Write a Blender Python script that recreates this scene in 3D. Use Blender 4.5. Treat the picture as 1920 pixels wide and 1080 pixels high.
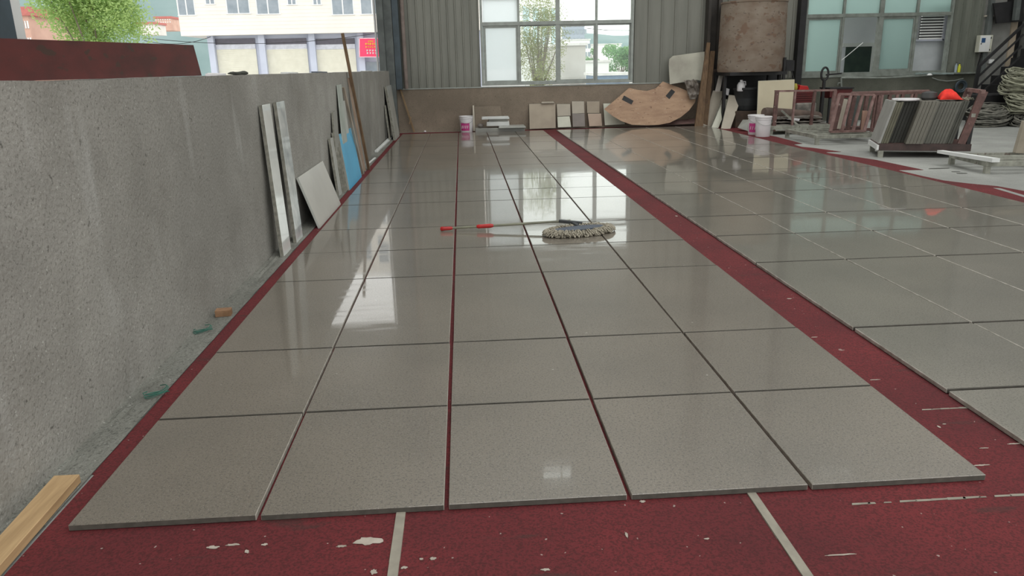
import bpy, bmesh, math, random
from mathutils import Vector, Matrix, noise
random.seed(7)
for o in list(bpy.data.objects): bpy.data.objects.remove(o)
C = bpy.context.scene.collection
SC = bpy.context.scene
PI = math.pi

# ------------------------------------------------------------------ camera
T = .022                       # tile thickness
CH = 1.4 + T                   # eye height
FPX = 1424.2; PITCH = .2855; ROLL = -.02298; YAW = .05826
fw = Vector((math.sin(YAW)*math.cos(PITCH), math.cos(YAW)*math.cos(PITCH), -math.sin(PITCH)))
r0 = Vector((math.cos(YAW), -math.sin(YAW), 0)); u0 = r0.cross(fw)
cr = r0*math.cos(ROLL)+u0*math.sin(ROLL); cu = -r0*math.sin(ROLL)+u0*math.cos(ROLL)
cd = bpy.data.cameras.new('camera'); cam = bpy.data.objects.new('camera', cd); C.objects.link(cam)
cd.sensor_width = 36; cd.lens = FPX*36/1920; cd.clip_start = .05; cd.clip_end = 2000
R = Matrix((cr, cu, -fw)).transposed().to_4x4(); R.translation = (0, 0, CH); cam.matrix_world = R
SC.camera = cam
def ray(x, y): return fw*FPX+cr*(x-960)-cu*(y-540)
def W(x, y, Y):                # point of the view ray on the plane y = Y
    d = ray(x, y); return Vector((0, 0, CH))+d*(Y/d.y)
def F(x, y, z=0.):             # ... on the plane z = z
    d = ray(x, y); return Vector((0, 0, CH))+d*((z-CH)/d.z)

# ------------------------------------------------------------------ world, light, exposure
SC.view_settings.view_transform = 'Standard'; SC.view_settings.look = 'None'
SC.view_settings.gamma = 1; SC.view_settings.use_curve_mapping = False
SC.view_settings.exposure = 0.0
w = bpy.data.worlds.new('sky'); SC.world = w; w.use_nodes = True
bg = w.node_tree.nodes['Background']; bg.inputs[0].default_value = (.975, .985, .955, 1); bg.inputs[1].default_value = 2.15
def portal(name, loc, rot, sx, sy):
    l = bpy.data.lights.new(name, 'AREA'); l.shape = 'RECTANGLE'; l.size = sx; l.size_y = sy
    l.cycles.is_portal = True
    o = bpy.data.objects.new(name, l); C.objects.link(o); o.location = loc; o.rotation_euler = rot; return o
portal('daylight_left_opening', (-1.75, 10, 3), (0, -PI/2, 0), 3.3, 14.4)
portal('daylight_back_window', (2.17, 17.9, 1.9), (-PI/2, 0, 0), 3.4, 1.9)
portal('daylight_rear_door', (6.1, -6.1, 4.5), (PI/2, 0, 0), 15, 9)
portal('daylight_added_skylight', (1.9, 5.8, 10.15), (0, 0, 0), 6.4, 22.8)  # unseen roof openings, added to brighten the hall
portal('daylight_added_skylight', (9.6, 5.8, 10.15), (0, 0, 0), 7.2, 22.8)

# ------------------------------------------------------------------ materials
def nodes(name):
    m = bpy.data.materials.new(name); m.use_nodes = True
    nt = m.node_tree; b = nt.nodes['Principled BSDF']; return m, nt, b
def N(nt, t, **k):
    n = nt.nodes.new(t)
    for a, v in k.items():
        if a.startswith('i_'): n.inputs[a[2:].replace('_', ' ')].default_value = v
        else: setattr(n, a, v)
    return n
def noise_n(nt, co, scale, detail=3, rough=.55):
    n = nt.nodes.new('ShaderNodeTexNoise'); n.inputs['Scale'].default_value = scale
    n.inputs['Detail'].default_value = detail; n.inputs['Roughness'].default_value = rough
    nt.links.new(co, n.inputs['Vector']); return n.outputs[0]
def ramp(nt, fac, stops):
    r = nt.nodes.new('ShaderNodeValToRGB'); e = r.color_ramp.elements
    while len(e) < len(stops): e.new(.5)
    for q, (p, c) in zip(e, stops):
        q.position = p; q.color = (c if hasattr(c, '__len__') else (c, c, c))[:3]+(1,) if hasattr(c, '__len__') else (c, c, c, 1)
    nt.links.new(fac, r.inputs[0]); return r.outputs[0]
def mixc(nt, f, a, b, mode='MIX'):
    m = nt.nodes.new('ShaderNodeMix'); m.data_type = 'RGBA'; m.blend_type = mode
    for s, v in ((m.inputs[0], f), (m.inputs[6], a), (m.inputs[7], b)):
        if hasattr(v, 'is_output'): nt.links.new(v, s)
        elif hasattr(v, '__len__'): s.default_value = tuple(v)[:3]+(1,)
        else: s.default_value = v
    return m.outputs[2]
def co_of(nt, world=False, sc=None):
    if world: o = nt.nodes.new('ShaderNodeNewGeometry').outputs['Position']
    else: o = nt.nodes.new('ShaderNodeTexCoord').outputs['Object']
    if sc:
        m = nt.nodes.new('ShaderNodeMapping'); m.inputs['Scale'].default_value = sc; nt.links.new(o, m.inputs[0]); o = m.outputs[0]
    return o
def bump(nt, b, h, strength=.3, dist=.01):
    n = nt.nodes.new('ShaderNodeBump'); n.inputs['Strength'].default_value = strength; n.inputs['Distance'].default_value = dist
    nt.links.new(h, n.inputs['Height']); nt.links.new(n.outputs[0], b.inputs['Normal'])
def mat(name, a, b2=None, rough=.7, scale=4, detail=5, sc=None, metal=0, bm=.0, world=False, spots=None, spec=.5, lo=.35, hi=.65):
    """two-tone noise material; spots = (colour, scale, threshold)"""
    m, nt, b = nodes(name)
    b.inputs['Roughness'].default_value = rough; b.inputs['Metallic'].default_value = metal
    b.inputs['Specular IOR Level'].default_value = spec
    if b2 is None: b2 = tuple(v*.82 for v in a)
    co = co_of(nt, world, sc)
    n1 = noise_n(nt, co, scale, detail)
    c = ramp(nt, n1, [(lo, a), (hi, b2)])
    if spots:
        for s in spots:
            k = noise_n(nt, co, s[1], 2, .6)
            c = mixc(nt, ramp(nt, k, [(s[2], 0.), (s[2]+.03, 1.)]), c, s[0])
    nt.links.new(c, b.inputs['Base Color'])
    if bm: bump(nt, b, n1, bm)
    return m

def tile_material(name, tint=(1, 1, 1), rough=.025):
    m, nt, b = nodes(name)
    co = co_of(nt, True)
    big = noise_n(nt, co, 1.3, 4); fine = noise_n(nt, co, 260, 2); mid = noise_n(nt, co, 110, 2); vein = noise_n(nt, co_of(nt, True, (2.5, 14, 3)), 1, 4)
    A = tuple(v*t for v, t in zip((.208, .178, .142), tint)); B = tuple(v*t for v, t in zip((.160, .139, .112), tint))
    c = ramp(nt, big, [(.35, A), (.68, B)])
    c = mixc(nt, ramp(nt, mid, [(.38, .75), (.46, 0.)]), c, (.085, .075, .062))
    c = mixc(nt, ramp(nt, fine, [(.60, 0.), (.68, .75)]), c, (.40, .37, .33))
    c = mixc(nt, ramp(nt, noise_n(nt, co, 33, 1), [(.80, 0.), (.82, .8)]), c, (.5, .47, .42))
    nt.links.new(c, b.inputs['Base Color'])
    rr_ = ramp(nt, vein, [(.45, rough), (.68, rough+.08)])
    b.inputs['Roughness'].default_value = .37
    b.inputs['Coat Weight'].default_value = .8; b.inputs['Coat IOR'].default_value = 1.5
    nt.links.new(rr_, b.inputs['Coat Roughness'])
    b.inputs['Specular IOR Level'].default_value = 1.
    bump(nt, b, noise_n(nt, co_of(nt, True, (1, 2.4, 1)), 4, 1), .010, .01)
    return m
MT = tile_material('stone_tile'); MT2 = tile_material('stone_tile_cool', (1.02, 1.10, 1.12), .03)
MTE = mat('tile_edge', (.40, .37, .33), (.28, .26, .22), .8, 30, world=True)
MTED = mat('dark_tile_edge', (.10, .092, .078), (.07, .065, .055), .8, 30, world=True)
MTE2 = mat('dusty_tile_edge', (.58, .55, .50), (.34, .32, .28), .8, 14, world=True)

def red_floor():
    m, nt, b = nodes('red_floor_coating'); co = co_of(nt, True)
    c = ramp(nt, noise_n(nt, co, 1.6, 5), [(.3, (.18, .028, .032)), (.7, (.115, .022, .026))])
    c = mixc(nt, ramp(nt, noise_n(nt, co, 130, 2), [(.45, .0), (.62, .65)]), c, (.055, .016, .016))
    c = mixc(nt, ramp(nt, noise_n(nt, co, 11, 4), [(.735, 0.), (.75, .75)]), c, (.36, .28, .25))
    c = mixc(nt, ramp(nt, noise_n(nt, co, 42, 1), [(.765, 0.), (.78, .75)]), c, (.42, .34, .31))
    c = mixc(nt, ramp(nt, noise_n(nt, co_of(nt, True, (1, 4, 1)), 2.1, 3), [(.62, 0.), (.68, .5)]), c, (.05, .034, .03))
    nt.links.new(c, b.inputs['Base Color']); b.inputs['Roughness'].default_value = .8
    b.inputs['Specular IOR Level'].default_value = .25
    bump(nt, b, noise_n(nt, co, 90, 3), .5, .006); return m
MRED = red_floor()
def concrete(name, a, b2, dark, light, bumpy=.5, streak=None, fs=1.):
    m, nt, b = nodes(name); co = co_of(nt, True)
    c = ramp(nt, noise_n(nt, co, 1.4, 6, .6), [(.32, a), (.68, b2)])
    c = mixc(nt, ramp(nt, noise_n(nt, co, 62*fs, 2, .7), [(.33, .6), (.43, 0.)]), c, dark)
    c = mixc(nt, ramp(nt, noise_n(nt, co, 22*fs, 5), [(.27, .75), (.33, 0.)]), c, tuple(v*.6 for v in dark))
    c = mixc(nt, ramp(nt, noise_n(nt, co, 70*fs, 1), [(.70, 0.), (.75, .75)]), c, light)
    c = mixc(nt, ramp(nt, noise_n(nt, co, .55, 6, .7), [(.40, 0.), (.62, .5)]), c, tuple(v*.55 for v in b2))
    if streak:
        s = noise_n(nt, co_of(nt, True, (9, 3.2, .8)), 1, 3)
        c = mixc(nt, ramp(nt, s, [(.60, 0.), (.72, .4)]), c, streak)
    nt.links.new(c, b.inputs['Base Color']); b.inputs['Roughness'].default_value = .88
    b.inputs['Specular IOR Level'].default_value = .2
    bump(nt, b, noise_n(nt, co, 48, 4), bumpy, .012); return m
MWALL = concrete('rough_concrete', (.40, .39, .36), (.30, .288, .26), (.13, .125, .11), (.56, .56, .52), .45, (.50, .50, .48))
MSILL = concrete('brown_plaster', (.34, .275, .215), (.25, .205, .16), (.12, .10, .08), (.27, .24, .2), .12)
MSILL2 = concrete('green_grey_plaster', (.15, .15, .125), (.10, .105, .085), (.07, .07, .06), (.2, .2, .17), .12)
MCONC = concrete('concrete_floor', (.40, .405, .385), (.33, .335, .315), (.17, .17, .155), (.42, .42, .40), .08)
MGUT = concrete('gutter_mortar', (.30, .30, .27), (.17, .17, .15), (.05, .05, .045), (.5, .5, .46), 1.2)
MJOINT = mat('joint_mortar', (.36, .33, .27), (.26, .24, .2), .8, 12, world=True)
MPANEL = mat('painted_steel_cladding', (.225, .225, .195), (.18, .182, .157), .5, 1.2, world=True, sc=(4, 4, .5))
MPANEL2 = mat('dusty_steel_cladding', (.16, .17, .142), (.115, .125, .103), .6, 1.5, world=True, sc=(5, 5, .6), spots=[((.05, .055, .045), 9, .68)])
MPLAST = mat('grey_wall_plaster', (.25, .25, .235), (.17, .17, .16), .85, 3, world=True)
MROOF = mat('roof_sheet', (.36, .37, .36), (.30, .31, .30), .7, 2, world=True)
MFRAME = mat('aluminium_frame', (.35, .38, .355), (.27, .29, .27), .45, 6)
MFRAME2 = mat('grey_green_frame', (.235, .26, .235), (.16, .175, .155), .5, 6)
MWHITE = mat('white_paint', (.78, .79, .78), (.68, .69, .68), .5, 3)
MSTEELB = mat('blue_grey_steel', (.06, .085, .105), (.04, .055, .065), .5, 4)
MSTEELG = mat('grey_steel', (.13, .145, .14), (.08, .09, .088), .5, 5)
MDARK = mat('black_steel', (.018, .017, .019), (.01, .01, .011), .6, 6)
MRUST = mat('rusty_tank_steel', (.27, .225, .18), (.19, .135, .10), .85, 2.2, detail=9, bm=.4, sc=(1, 1, 1.6), spots=[((.185, .12, .085), 3.2, .58), ((.14, .105, .085), 11, .64)])
MBROWN = mat('rust_brown_paint', (.165, .085, .075), (.085, .045, .04), .65, 9, spots=[((.3, .25, .22), 16, .66)])
MPINKB = mat('dusty_red_brown_paint', (.30, .19, .175), (.17, .095, .085), .7, 8)
MDUSTY = mat('dusty_pallet_steel', (.36, .36, .31), (.2, .2, .17), .75, 9, spots=[((.16, .13, .11), 14, .66)])
MWOOD = mat('raw_timber', (.56, .38, .2), (.40, .26, .13), .7, 2.5, sc=(14, 1.2, 14), bm=.1)
MPLY = mat('weathered_plywood', (.44, .29, .19), (.33, .205, .135), .75, 2, sc=(1.5, 1, 6), spots=[((.2, .11, .07), 5, .66), ((.5, .38, .28), 8, .66)])
MPOLE = mat('brown_timber', (.19, .115, .06), (.11, .065, .035), .7, 3, sc=(12, 12, 1))
MREDB = mat('red_brown_formwork_ply', (.125, .026, .024), (.075, .02, .018), .55, 2.2, detail=8, sc=(1, 2.0, 5), spots=[((.06, .03, .022), 3, .62), ((.2, .09, .06), 14, .74)])
MSLAB = mat('pale_grey_stone', (.52, .53, .5), (.42, .43, .40), .25, 3)
MPOL = mat('polished_white_stone', (.80, .82, .79), (.68, .71, .68), .04, 2.5, spec=.9)
MMARB = mat('veined_polished_marble', (.76, .79, .77), (.46, .50, .50), .05, 5, detail=9, spec=.9)
MSLABG = mat('grey_stone', (.33, .33, .30), (.26, .26, .24), .35, 3)
MEDGE = mat('rough_stone_edge', (.27, .26, .22), (.15, .145, .12), .8, 20, bm=.3)
MBEIGE = mat('beige_stone', (.40, .335, .255), (.34, .28, .215), .5, 3)
MPALE = mat('pale_beige_stone', (.50, .45, .37), (.43, .385, .315), .5, 3)
MTAUPE = mat('taupe_stone', (.235, .205, .185), (.19, .165, .15), .5, 3)
MPINK = mat('pinkish_stone', (.46, .35, .27), (.40, .30, .23), .5, 3)
MCREAM = mat('cream_stone', (.62, .62, .52), (.54, .54, .45), .45, 3)
MBLUE = mat('blue_film', (.10, .46, .72), (.085, .40, .64), .35, 3)
MPLAS = mat('white_plastic', (.82, .80, .82), (.74, .72, .74), .35, 4)
MMAG = mat('magenta_label', (.62, .06, .28), (.55, .05, .24), .5, 5)
MREDF = mat('red_cloth', (.85, .035, .02), (.55, .02, .012), .8, 7)
MCOT = mat('dirty_cotton', (.46, .42, .34), (.26, .235, .185), .95, 30, bm=.4)
MMOPB = mat('blue_grey_mop_plate', (.10, .12, .155), (.075, .09, .12), .6, 6)
MGRIP = mat('red_grip', (.55, .02, .02), (.42, .015, .015), .4, 5)
MHAND = mat('olive_grey_handle', (.25, .25, .18), (.16, .16, .12), .4, 5)
MGREEN = mat('green_plastic', (.02, .16, .11), (.012, .09, .065), .5, 6)
MROPE = mat('pale_hose', (.40, .40, .30), (.20, .20, .15), .8, 9)
MROPE2 = mat('grey_hose', (.22, .21, .18), (.10, .10, .085), .8, 9)
MROLL = mat('brown_roll', (.15, .105, .085), (.085, .062, .052), .8, 5)
MTARP = mat('dusty_sheet', (.26, .235, .21), (.12, .11, .10), .85, 7)
MYEL = mat('yellow_board', (.52, .46, .33), (.46, .405, .29), .6, 2)
MCRIM = mat('crimson_plastic', (.12, .012, .014), (.07, .01, .01), .5, 4)
MYELP = mat('yellow_plastic', (.6, .62, .04), (.5, .5, .03), .4, 4)
MGLUE = mat('blue_label', (.02, .08, .2), (.02, .06, .16), .5, 4)
MCHIP = mat('pale_mortar_crumbs', (.52, .46, .40), (.38, .33, .28), .9, 20)
def glass(name, tint=(.97, 1, .99), frost=0, gl=1.):
    m = bpy.data.materials.new(name); m.use_nodes = True; nt = m.node_tree
    for n in list(nt.nodes): nt.nodes.remove(n)
    o = nt.nodes.new('ShaderNodeOutputMaterial'); t = nt.nodes.new('ShaderNodeBsdfTransparent'); t.inputs[0].default_value = tint+(1,)
    g = nt.nodes.new('ShaderNodeBsdfGlossy'); g.inputs['Roughness'].default_value = .02
    fr = nt.nodes.new('ShaderNodeFresnel'); fr.inputs[0].default_value = 1.45
    mx = nt.nodes.new('ShaderNodeMixShader'); nt.links.new(fr.outputs[0], mx.inputs[0]); nt.links.new(g.outputs[0], mx.inputs[2])
    if frost:
        tl = nt.nodes.new('ShaderNodeBsdfTranslucent'); tl.inputs[0].default_value = tint+(1,)
        m2 = nt.nodes.new('ShaderNodeMixShader'); m2.inputs[0].default_value = frost
        nt.links.new(t.outputs[0], m2.inputs[1]); nt.links.new(tl.outputs[0], m2.inputs[2]); nt.links.new(m2.outputs[0], mx.inputs[1])
    else: nt.links.new(t.outputs[0], mx.inputs[1])
    nt.links.new(mx.outputs[0], o.inputs[0]); return m
MGL = glass('clear_glass'); MFR = glass('frosted_glass', (.93, .97, .98), .7); MFR2 = glass('greenish_frosted_glass', (.78, .93, .90), .72)

# ------------------------------------------------------------------ mesh helpers
class MB:
    def __init__(s): s.bm = bmesh.new(); s.k = 0
    def face(s, vs):
        try: f = s.bm.faces.new(vs); f.material_index = s.k; return f
        except ValueError: return None
    def hexa(s, p):            # 8 points: bottom loop 0-3, top loop 4-7
        v = [s.bm.verts.new(q) for q in p]
        for f in ((3, 2, 1, 0), (4, 5, 6, 7), (0, 1, 5, 4), (1, 2, 6, 5), (2, 3, 7, 6), (3, 0, 4, 7)): s.face([v[i] for i in f])
        return s
    def box(s, x0, x1, y0, y1, z0, z1):
        return s.hexa([(x0, y0, z0), (x1, y0, z0), (x1, y1, z0), (x0, y1, z0), (x0, y0, z1), (x1, y0, z1), (x1, y1, z1), (x0, y1, z1)])
    def slab(s, pts, th, back=None):       # polygon front face extruded by th along its back normal
        pts = [Vector(p) for p in pts]
        n = (pts[1]-pts[0]).cross(pts[2]-pts[0]).normalized() if back is None else Vector(back).normalized()
        a = [s.bm.verts.new(p) for p in pts]; b = [s.bm.verts.new(p+n*th) for p in pts]
        s.face(a[::-1]); s.face(b); k = len(a)
        for i in range(k): s.face((a[i], a[(i+1) % k], b[(i+1) % k], b[i]))
        return s
    def bar(s, a, b, w, h=None, up=(0, 0, 1)):
        a = Vector(a); b = Vector(b); d = (b-a).normalized(); up = Vector(up); h = h or w
        if abs(d.dot(up)) > .98: up = Vector((0, 1, 0))
        x = d.cross(up).normalized()*w/2; y = x.cross(d).normalized()*h/2
        return s.hexa([a-x-y, a+x-y, b+x-y, b-x-y, a-x+y, a+x+y, b+x+y, b-x+y])
    def tube(s, pts, r, n=8, closed=False, taper=None):
        pts = [Vector(p) for p in pts]; L = len(pts); rings = []
        prev = None
        for i, p in enumerate(pts):
            if closed: d = pts[(i+1) % L]-pts[i-1]
            else: d = pts[min(i+1, L-1)]-pts[max(i-1, 0)]
            d = d.normalized() if d.length > 1e-9 else Vector((0, 0, 1))
            x = (prev-d*prev.dot(d)) if prev else d.orthogonal()
            if x.length < 1e-6: x = d.orthogonal()
            x.normalize(); prev = x; y = d.cross(x)
            rr = r if taper is None else taper[i]
            rings.append([s.bm.verts.new(p+(x*math.cos(t*2*PI/n)+y*math.sin(t*2*PI/n))*rr) for t in range(n)])
        for i in range(L if closed else L-1):
            A, B = rings[i], rings[(i+1) % L]
            for t in range(n): s.face((A[t], A[(t+1) % n], B[(t+1) % n], B[t]))
        if not closed: s.face(rings[0][::-1]); s.face(rings[-1])
        return s
    def lathe(s, prof, c=(0, 0, 0), n=24, a0=0, a1=2*PI):
        c = Vector(c); full = abs(a1-a0-2*PI) < 1e-6; m = n if full else n+1
        rings = [[s.bm.verts.new(c+Vector((r*math.cos(a0+(a1-a0)*t/n), r*math.sin(a0+(a1-a0)*t/n), z))) for t in range(m)] for r, z in prof]
        for A, B in zip(rings, rings[1:]):
            for t in range(n): s.face((A[t], A[(t+1) % m], B[(t+1) % m], B[t]))
        if full:
            if prof[0][0] > 1e-4: s.face(rings[0][::-1])
            if prof[-1][0] > 1e-4: s.face(rings[-1])
        return s
    def grid(s, nx, ny, fn):
        v = [[s.bm.verts.new(fn(i/nx, j/ny)) for i in range(nx+1)] for j in range(ny+1)]
        for j in range(ny):
            for i in range(nx): s.face((v[j][i], v[j][i+1], v[j+1][i+1], v[j+1][i]))
        return s
    def build(s, name, m, parent=None, bevel=0, smooth=False, solid=0, jit=0):
        bmesh.ops.remove_doubles(s.bm, verts=s.bm.verts, dist=1e-6)
        bmesh.ops.recalc_face_normals(s.bm, faces=s.bm.faces)
        if bevel:
            bmesh.ops.bevel(s.bm, geom=[e for e in s.bm.edges], offset=bevel, segments=1, affect='EDGES', clamp_overlap=True)
        me = bpy.data.meshes.new(name); s.bm.to_mesh(me); s.bm.free()
        for q in (m if isinstance(m, (list, tuple)) else [m]): me.materials.append(q)
        if smooth:
            for p in me.polygons: p.use_smooth = True
            try: me.set_sharp_from_angle(angle=math.radians(40))
            except Exception: pass
        o = bpy.data.objects.new(name, me); C.objects.link(o)
        if parent: o.parent = parent
        if solid:
            q = o.modifiers.new('solid', 'SOLIDIFY'); q.thickness = solid
        return o
def tag(o, label, cat, group=None, kind=None):
    o['label'] = label; o['category'] = cat
    if group: o['group'] = group
    if kind: o['kind'] = kind
    return o
def thing(name, label, cat, loc=(0, 0, 0), rz=0, group=None):
    o = bpy.data.objects.new(name, None); o.empty_display_size = .1; C.objects.link(o)
    o.location = loc; o.rotation_euler = (0, 0, rz); return tag(o, label, cat, group)
def struct(o, parent=None):
    o['kind'] = 'structure'
    if parent: o.parent = parent
    return o
def rebase(e, p):              # move a thing's Empty to its base, parts staying put
    p = Vector(p)
    for ch in e.children:
        ch.data.transform(Matrix.Translation(-p))
        for g in ch.children: g.data.transform(Matrix.Translation(-p))
    e.location = p
def origin(o, p):              # move a mesh object's origin to p, shape staying put
    p = Vector(p); o.data.transform(Matrix.Translation(-p)); o.location = p; return o

# ================================================================== THE SETTING
YB = 17.65; XL = -1.565
struct(MB().box(-1.9, 14.2, -6.4, YB+.3, -.3, 0).build('floor', MCONC))
# red coating: strips round the tile beds, ragged along the right
def redpatch(pts, z=.004, name='floor_coating'):
    return struct(MB().slab([(x, y, z) for x, y in pts], z-.0005, (0, 0, -1)).build(name, MRED))
redpatch([(-1.41, -3), (9, -3), (9, 2.6), (-1.41, 2.6)], .004)
redpatch([(-1.42, 2.6), (5.5, 2.6), (5.5, 17.55), (-1.42, 17.55)], .004)
edge = [(5.5, 2.6), (8, 2.6), (6.3, 3.2), (6.25, 5.2), (6.05, 6.3), (6.12, 7.3), (5.98, 7.75), (5.93, 8.1), (5.75, 8.35), (5.63, 8.6), (5.60, 9.0), (5.60, 9.55), (5.92, 9.5), (5.88, 10.6), (5.72, 11.3), (5.64, 11.55), (5.66, 11.7), (5.90, 11.68), (5.74, 12.3), (5.63, 12.5), (5.66, 12.9), (5.86, 13.0), (5.93, 14.3), (5.86, 15.0), (6.05, 16.5), (6.0, 17.0), (5.9, 17.55), (5.5, 17.55)]
redpatch(edge, .0045)
struct(MB().slab([(5.60, 6.6, .006), (5.66, 6.58, .006), (5.86, 7.95, .006), (5.80, 7.98, .006)], .002, (0, 0, -1)).build('floor_crack', MCONC))
# mortar filled joints crossing the red floor
for i, x in enumerate((-.256, .93)):
    b = MB()
    for k in range(12):
        y0 = -1+k*.27
        b.hexa([(x-.016-.003*random.random(), y0, .002), (x+.016+.003*random.random(), y0, .002), (x+.016, y0+.27, .002), (x-.016, y0+.27, .002),
                (x-.015, y0, .0085), (x+.015, y0, .0085), (x+.015, y0+.27, .0085), (x-.015, y0+.27, .0085)])
    struct(b.build('trim_%d' % (i+1), MJOINT))
def smear(x0, x1, y0, y1, n, seed):        # broken pale line left on the red floor
    random.seed(seed); b = MB()
    for k in range(n):
        a = k/n; xa = x0+(x1-x0)*a; xb = xa+(x1-x0)/n*random.choice((1.15, 1.2, 1.1, 1.05, .5)); yy = y0+(y1-y0)*a; h = random.uniform(.003, .009)
        b.slab([(xa, yy-h*.6, .0062), (xb, yy-h*random.uniform(.2, 1), .0062), (xb, yy+h*.8, .0062), (xa+.005, yy+h, .0062)], .0016, (0, 0, -1))
    return struct(b.build('floor_scrape', MJOINT))
smear(1.23, 2.1, 2.13, 2.13, 16, 3); smear(1.86, 2.06, 2.78, 2.78, 5, 4); smear(2.9, 3.6, 3.1, 3.1, 6, 5)
def chip(px, py, w_, h_, seed):             # mortar spilled on the coating
    random.seed(seed); p = F(px, py, .006); pts = []
    for a in range(18):
        r_ = random.uniform(.55, 1.15); pts.append((p.x+w_*r_*math.cos(a*PI/9), p.y+h_*r_*math.sin(a*PI/9), .0066))
    return struct(MB().slab(pts, .0016, (0, 0, -1)).build('floor_spill', MCHIP))
for k, q in enumerate(((690, 1014, .045, .022), (640, 1024, .016, .006), (398, 1026, .02, .008), (437, 1021, .022, .006), (463, 1034, .008, .01), (496, 1021, .01, .006), (812, 1047, .01, .008), (700, 1072, .012, .014), (1175, 1003, .005, .018), (1205, 940, .012, .008),
    (758, 1064, .012, .006), (1022, 1068, .014, .006), (790, 1048, .006, .006), (1325, 1010, .01, .004), (1576, 1040, .05, .003), (1845, 840, .016, .003), (1760, 800, .006, .01), (1770, 795, .008, .003), (1527, 632, .02, .003), (1540, 690, .03, .003), (1640, 712, .025, .003), (1480, 560, .02, .006), (1560, 765, .012, .003), (1900, 832, .03, .004), (1840, 872, .03, .004), (1268, 405, .012, .02))): chip(*q, k)
# gutter strip of mortar at the wall foot
def gut(u, v):
    y = -3+20.5*v; x = -1.567+.15*u
    ln_ = -.008*max(0, math.sin(u*26+noise.noise((y*.8, 2, 0))*2.5))*(1 if u < .55 else 0)
    z = .003+.012*abs(noise.noise((x*40, y*3, 0)))+.01*(1-u)*max(0, noise.noise((x*25, y*9, 4)))+ln_+.006
    return Vector((x, y, z))
b = MB(); b.grid(8, 420, gut); struct(b.build('floor_gutter', MGUT, smooth=True))

# left half wall
def top(y): return 1.405-.0035*(y-3)+.008*noise.noise((y*1.3, 0, 0))
def wl(u, v):
    y = -3+20.35*v
    return Vector((XL+.004*noise.noise((y*2, u*3, 1)), y, (top(y)+.004*noise.noise((y*14, 5, 0)))*u))
b = MB(); b.grid(10, 240, wl)
b.grid(4, 240, lambda u, v: Vector((XL-.24*u, -3+20.35*v, top(-3+20.35*v)+.004*noise.noise(((-3+20.35*v)*14, 5, 0)))))
b.grid(1, 60, lambda u, v: Vector((XL-.24, -3+20.35*v, -.3+(top(-3+20.35*v)+.3)*(1-u))))
b.slab([(XL, 17.35, 0), (XL-.24, 17.35, 0), (XL-.24, 17.35, top(17.35)), (XL, 17.35, top(17.35))], .01, (0, 1, 0))
struct(b.build('wall_left', MWALL))
struct(MB().box(-1.9, -1.72, -6.4, 17.6, 4.62, 10).box(-1.9, -1.72, -6.4, 2.62, 1.4, 4.62).box(-1.9, -1.72, -6.4, -3, 0, 1.4).build('wall_left_upper', MPANEL))
# back wall: plaster plinth, cladding above, window openings
struct(MB().box(-1.6, 5.55, YB, YB+.25, 0, .955).build('wall_back_plinth', MSILL))
struct(MB().box(-1.6, 5.55, YB-.012, YB+.02, .945, .968).build('trim_3', MWHITE if 0 else MFRAME))
struct(MB().box(5.55, 12.0, YB, YB+.25, 0, 1.0).build('wall_back_plinth_right', MSILL2))
struct(MB().box(7.7, 11.4, YB-.02, YB+.03, .985, 1.03).build('trim_4', MFRAME2))
def cladding(name, x0, x1, z0, z1, m, pitch=.2, Y=YB+.06):
    b = MB(); x = x0; prof = []
    while x < x1-1e-4:
        xe = min(x+pitch, x1); prof += [(x, Y), (x+.010, Y-.028), (x+.03, Y-.028), (x+.040, Y), (min(x+.1, xe), Y+.002)]
        x = xe
    prof = [p for p in prof if p[0] <= x1]+[(x1, Y)]
    prof += [(x1, Y+.06), (x0, Y+.06)]
    va = [b.bm.verts.new((p[0], p[1], z0)) for p in prof]; vb = [b.bm.verts.new((p[0], p[1], z1)) for p in prof]
    for i in range(len(prof)): j = (i+1) % len(prof); b.face((va[i], va[j], vb[j], vb[i]))
    return struct(b.build(name, m))
ZT = 2.86
cladding('wall_back', -1.45, .44, .96, 10, MPANEL, .168)
cladding('wall_back_middle', 3.90, 7.74, .96, 10, MPANEL, .30)
cladding('wall_back_right', 11.26, 12.0, .96, 10, MPANEL2, .21)
# strip above the windows, pierced by high roof lights
HW = [(1.72, 2.55, 8.7, 9.55), (9.15, 10.2, 9.05, 9.8)]
cladding('wall_back_over_window', .44, 3.90, ZT, 8.7, MPANEL, .23)
cladding('wall_back_over_window_right', 7.74, 11.26, ZT, 9.05, MPANEL2, .25)
cladding('wall_back_top', .44, 1.72, 8.7, 10, MPANEL); cladding('wall_back_top_middle', 2.55, 3.9, 8.7, 10, MPANEL)
cladding('wall_back_top_right', 7.74, 9.15, 9.05, 10, MPANEL2); cladding('wall_back_top_far_right', 10.2, 11.26, 9.05, 10, MPANEL2)
struct(MB().box(1.72, 2.55, YB+.06, YB+.12, 9.55, 10).build('wall_back_lintel', MPANEL)); struct(MB().box(9.15, 10.2, YB+.06, YB+.12, 9.8, 10).build('wall_back_lintel', MPANEL2))
for i, (a, c, z0, z1) in enumerate(HW):
    e = bpy.data.objects.new('window_%d' % (i+3), None); C.objects.link(e); struct(e)
    MB().box(a, c, YB+.05, YB+.1, z0, z0+.05).box(a, c, YB+.05, YB+.1, z1-.05, z1).box(a, a+.05, YB+.05, YB+.1, z0, z1).box(c-.05, c, YB+.05, YB+.1, z0, z1).box(a, c, YB+.05, YB+.1, (z0+z1)/2+.1, (z0+z1)/2+.14).box((a+c)/2+.1, (a+c)/2+.13, YB+.05, YB+.1, z0, z1).build('window_frame', MFRAME2, e)
    MB().box(a+.04, c-.04, YB+.07, YB+.08, z0+.04, z1-.04).build('pane', MGL, e)
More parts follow.
